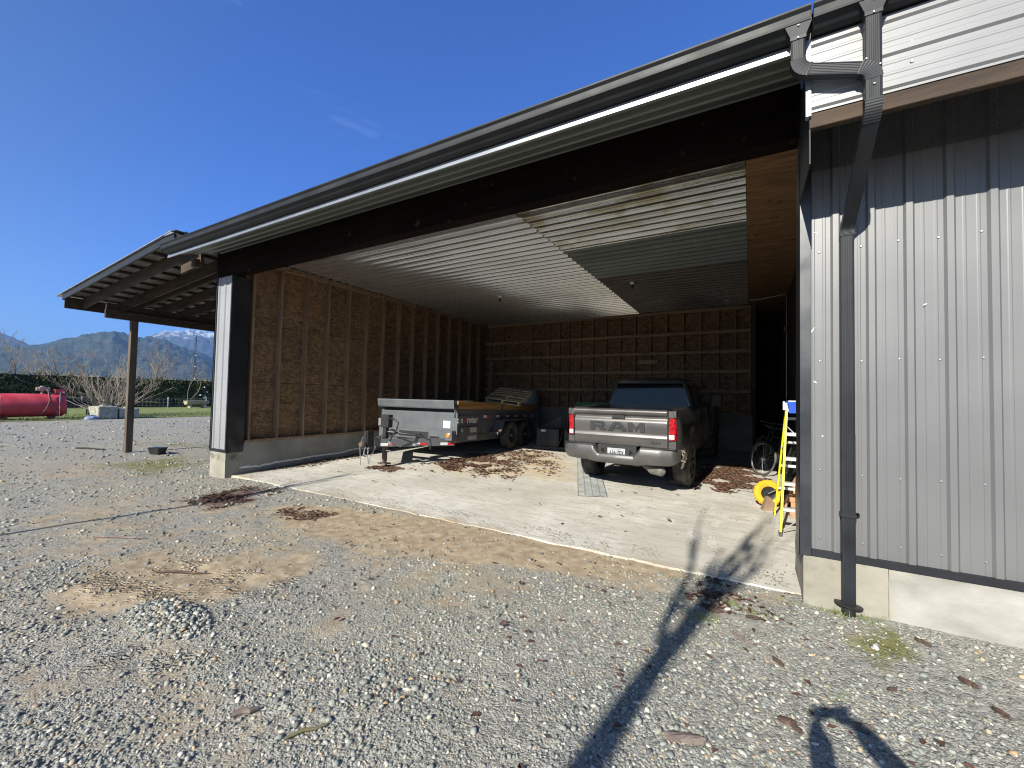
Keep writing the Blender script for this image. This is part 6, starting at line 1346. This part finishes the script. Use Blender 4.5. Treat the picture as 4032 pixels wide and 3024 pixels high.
# the photographer, holding the phone just behind the lens
SKIN = pm('skin', (.52,.33,.25), (.58,.38,.29), 8, .55); JACK = pm('dark_jacket', (.03,.035,.05), (.05,.055,.07), 8, .8); JEAN = pm('jeans', (.04,.05,.09), (.06,.075,.12), 10, .85); HAIR = pm('brown_hair', (.05,.03,.02), (.09,.055,.035), 20, .6)
G = -1.70
perp = Vector((math.cos(yaw), math.sin(yaw), 0)); bk = Vector((-Fv.x, -Fv.y, 0)).normalized()
BX = Vector((.30, -.52, G))
pe = thing('person', 'person standing behind the camera with both arms raised to hold a phone', 'person', tuple(BX), (0,0,yaw-.3))
inv = (Matrix.Translation(BX) @ Matrix.Rotation(yaw-.3, 4, 'Z')).inverted()
def skin_obj(name, nodes, edges, mt, parent, sub=1, root=0):
    me = bpy.data.meshes.new(name); me.from_pydata([n_[0] for n_ in nodes], edges, []); me.materials.append(mt); o = link(name, me, parent)
    m_ = o.modifiers.new('skin', 'SKIN'); me.skin_vertices.new() if not me.skin_vertices else None
    for i, n_ in enumerate(nodes): me.skin_vertices[0].data[i].radius = (n_[1], n_[2] if len(n_) > 2 else n_[1]); me.skin_vertices[0].data[i].use_root = (i == root)
    s = o.modifiers.new('sub', 'SUBSURF'); s.levels = sub; s.render_levels = sub; m_.use_smooth_shade = True; return o
hL, hR = inv @ (bk*.03-perp*.045+Vector((0,0,-.01))), inv @ (bk*.03+perp*.125+Vector((0,0,-.01)))
hd_z = 1.60
nodes = [((0,0,.98),.12,.09), ((0,-.01,1.20),.115,.085), ((0,-.01,1.38),.125,.085), ((0,0,1.48),.06,.06), ((0,.02,1.56),.075,.085), ((0,.03,1.68),.08,.095),
 ((-.18,0,1.42),.065), ((.18,0,1.42),.065)]
eL = Vector((-.20,.22,1.28)); eR = Vector((.36,.16,1.30))
nodes += [(tuple(eL),.046), (tuple(eR),.046), (tuple(hL+(eL-hL).normalized()*.03),.036), (tuple(hR+(eR-hR).normalized()*.03),.036)]
nodes += [((-.10,0,.90),.095), ((-.11,.02,.50),.062), ((-.12,-.01,.09),.042), ((-.13,.12,.04),.036), ((.10,0,.90),.095), ((.11,.02,.50),.062), ((.12,-.01,.09),.042), ((.13,.12,.04),.036)]
skin_obj('body', nodes, [(0,1),(1,2),(2,3),(3,4),(4,5),(2,6),(2,7),(6,8),(7,9),(8,10),(9,11),(0,12),(12,13),(13,14),(14,15),(0,16),(16,17),(17,18),(18,19)], SKIN, pe, 2)
skin_obj('jacket', [((0,0,.82),.21,.17), ((0,0,.98),.205,.165), ((0,-.01,1.20),.19,.145), ((0,-.01,1.40),.175,.12), ((-.19,0,1.42),.078), ((.19,0,1.42),.078), (tuple(eL),.072), (tuple(eR),.072), (tuple(hL+(eL-hL).normalized()*.06),.056), (tuple(hR+(eR-hR).normalized()*.06),.056)], [(0,1),(1,2),(2,3),(3,4),(3,5),(4,6),(5,7),(6,8),(7,9)], JACK, pe, 2)
skin_obj('trousers', [((0,0,.95),.12,.10), ((-.10,0,.88),.105), ((-.11,.02,.50),.078), ((-.12,-.01,.10),.066), ((.10,0,.88),.105), ((.11,.02,.50),.078), ((.12,-.01,.10),.066)], [(0,1),(1,2),(2,3),(0,4),(4,5),(5,6)], JEAN, pe, 2)
MB().grid(lambda u, v: (.088*math.sin(v)*math.cos(u), .02+.105*math.sin(v)*math.sin(u), 1.67+.125*math.cos(v)), np.linspace(0, 2*pi, 24), np.linspace(0, R_(95), 10)).build('hair', HAIR, pe, fix=False)
for s, hh in ((-1, hL), (1, hR)):
    fwd = (inv.to_3x3() @ Vector((0,0,1))); inn = (inv.to_3x3() @ perp)*(-s)
    nodes = [(tuple(hh+Vector((0,0,-.045))),.030,.022), (tuple(hh),.036,.022)]; ed = [(0,1)]
    for k in range(4):
        b = hh+Vector((0,0,.028-.018*k))-(inv.to_3x3() @ Fv)*.0; i = len(nodes); L_ = (.034,.038,.036,.028)[k]
        nodes += [(tuple(b+inn*.018),.0085), (tuple(b+inn*(.018+L_*.6)-(inv.to_3x3() @ Fv)*.012),.008), (tuple(b+inn*(.018+L_)+(inv.to_3x3() @ Fv)*.0),.007)]; ed += [(1,i),(i,i+1),(i+1,i+2)]
    i = len(nodes); nodes += [(tuple(hh+Vector((0,0,-.03))+inn*.02-(inv.to_3x3() @ Fv)*.02),.010), (tuple(hh+Vector((0,0,-.015))+inn*.045-(inv.to_3x3() @ Fv)*.02),.008)]; ed += [(0,i),(i,i+1)]
    skin_obj('hand', nodes, ed, SKIN, pe, 1)
for s in (-1, 1):
    MB().lathe([(.0,-.02), (.045,0), (.05,.03), (.04,.06)], (s*.125,.03,.03), n=14).box(s*.125-.045, s*.125+.045, -.08, .18, 0, .05).build('shoe', M['black'], pe, bevel=.015, seg=2)
ph = thing('phone', 'black phone held level behind the lens', 'phone', tuple(bk*.018), (0,0,0))
ph.rotation_euler = Matrix((Rv, Uv, -Fv)).transposed().to_euler()
MB().box(-.015, .155, -.060, .012, -.0, .008).build('phone_body', M['black'], ph, bevel=.004)
# ---------------------------------------------------------------- lift everything so that the yard lies near z = 0
bpy.context.view_layer.update()
for o in list(bpy.context.scene.objects):
    if o.parent is None: o.location.z += 1.70
bpy.context.view_layer.update()
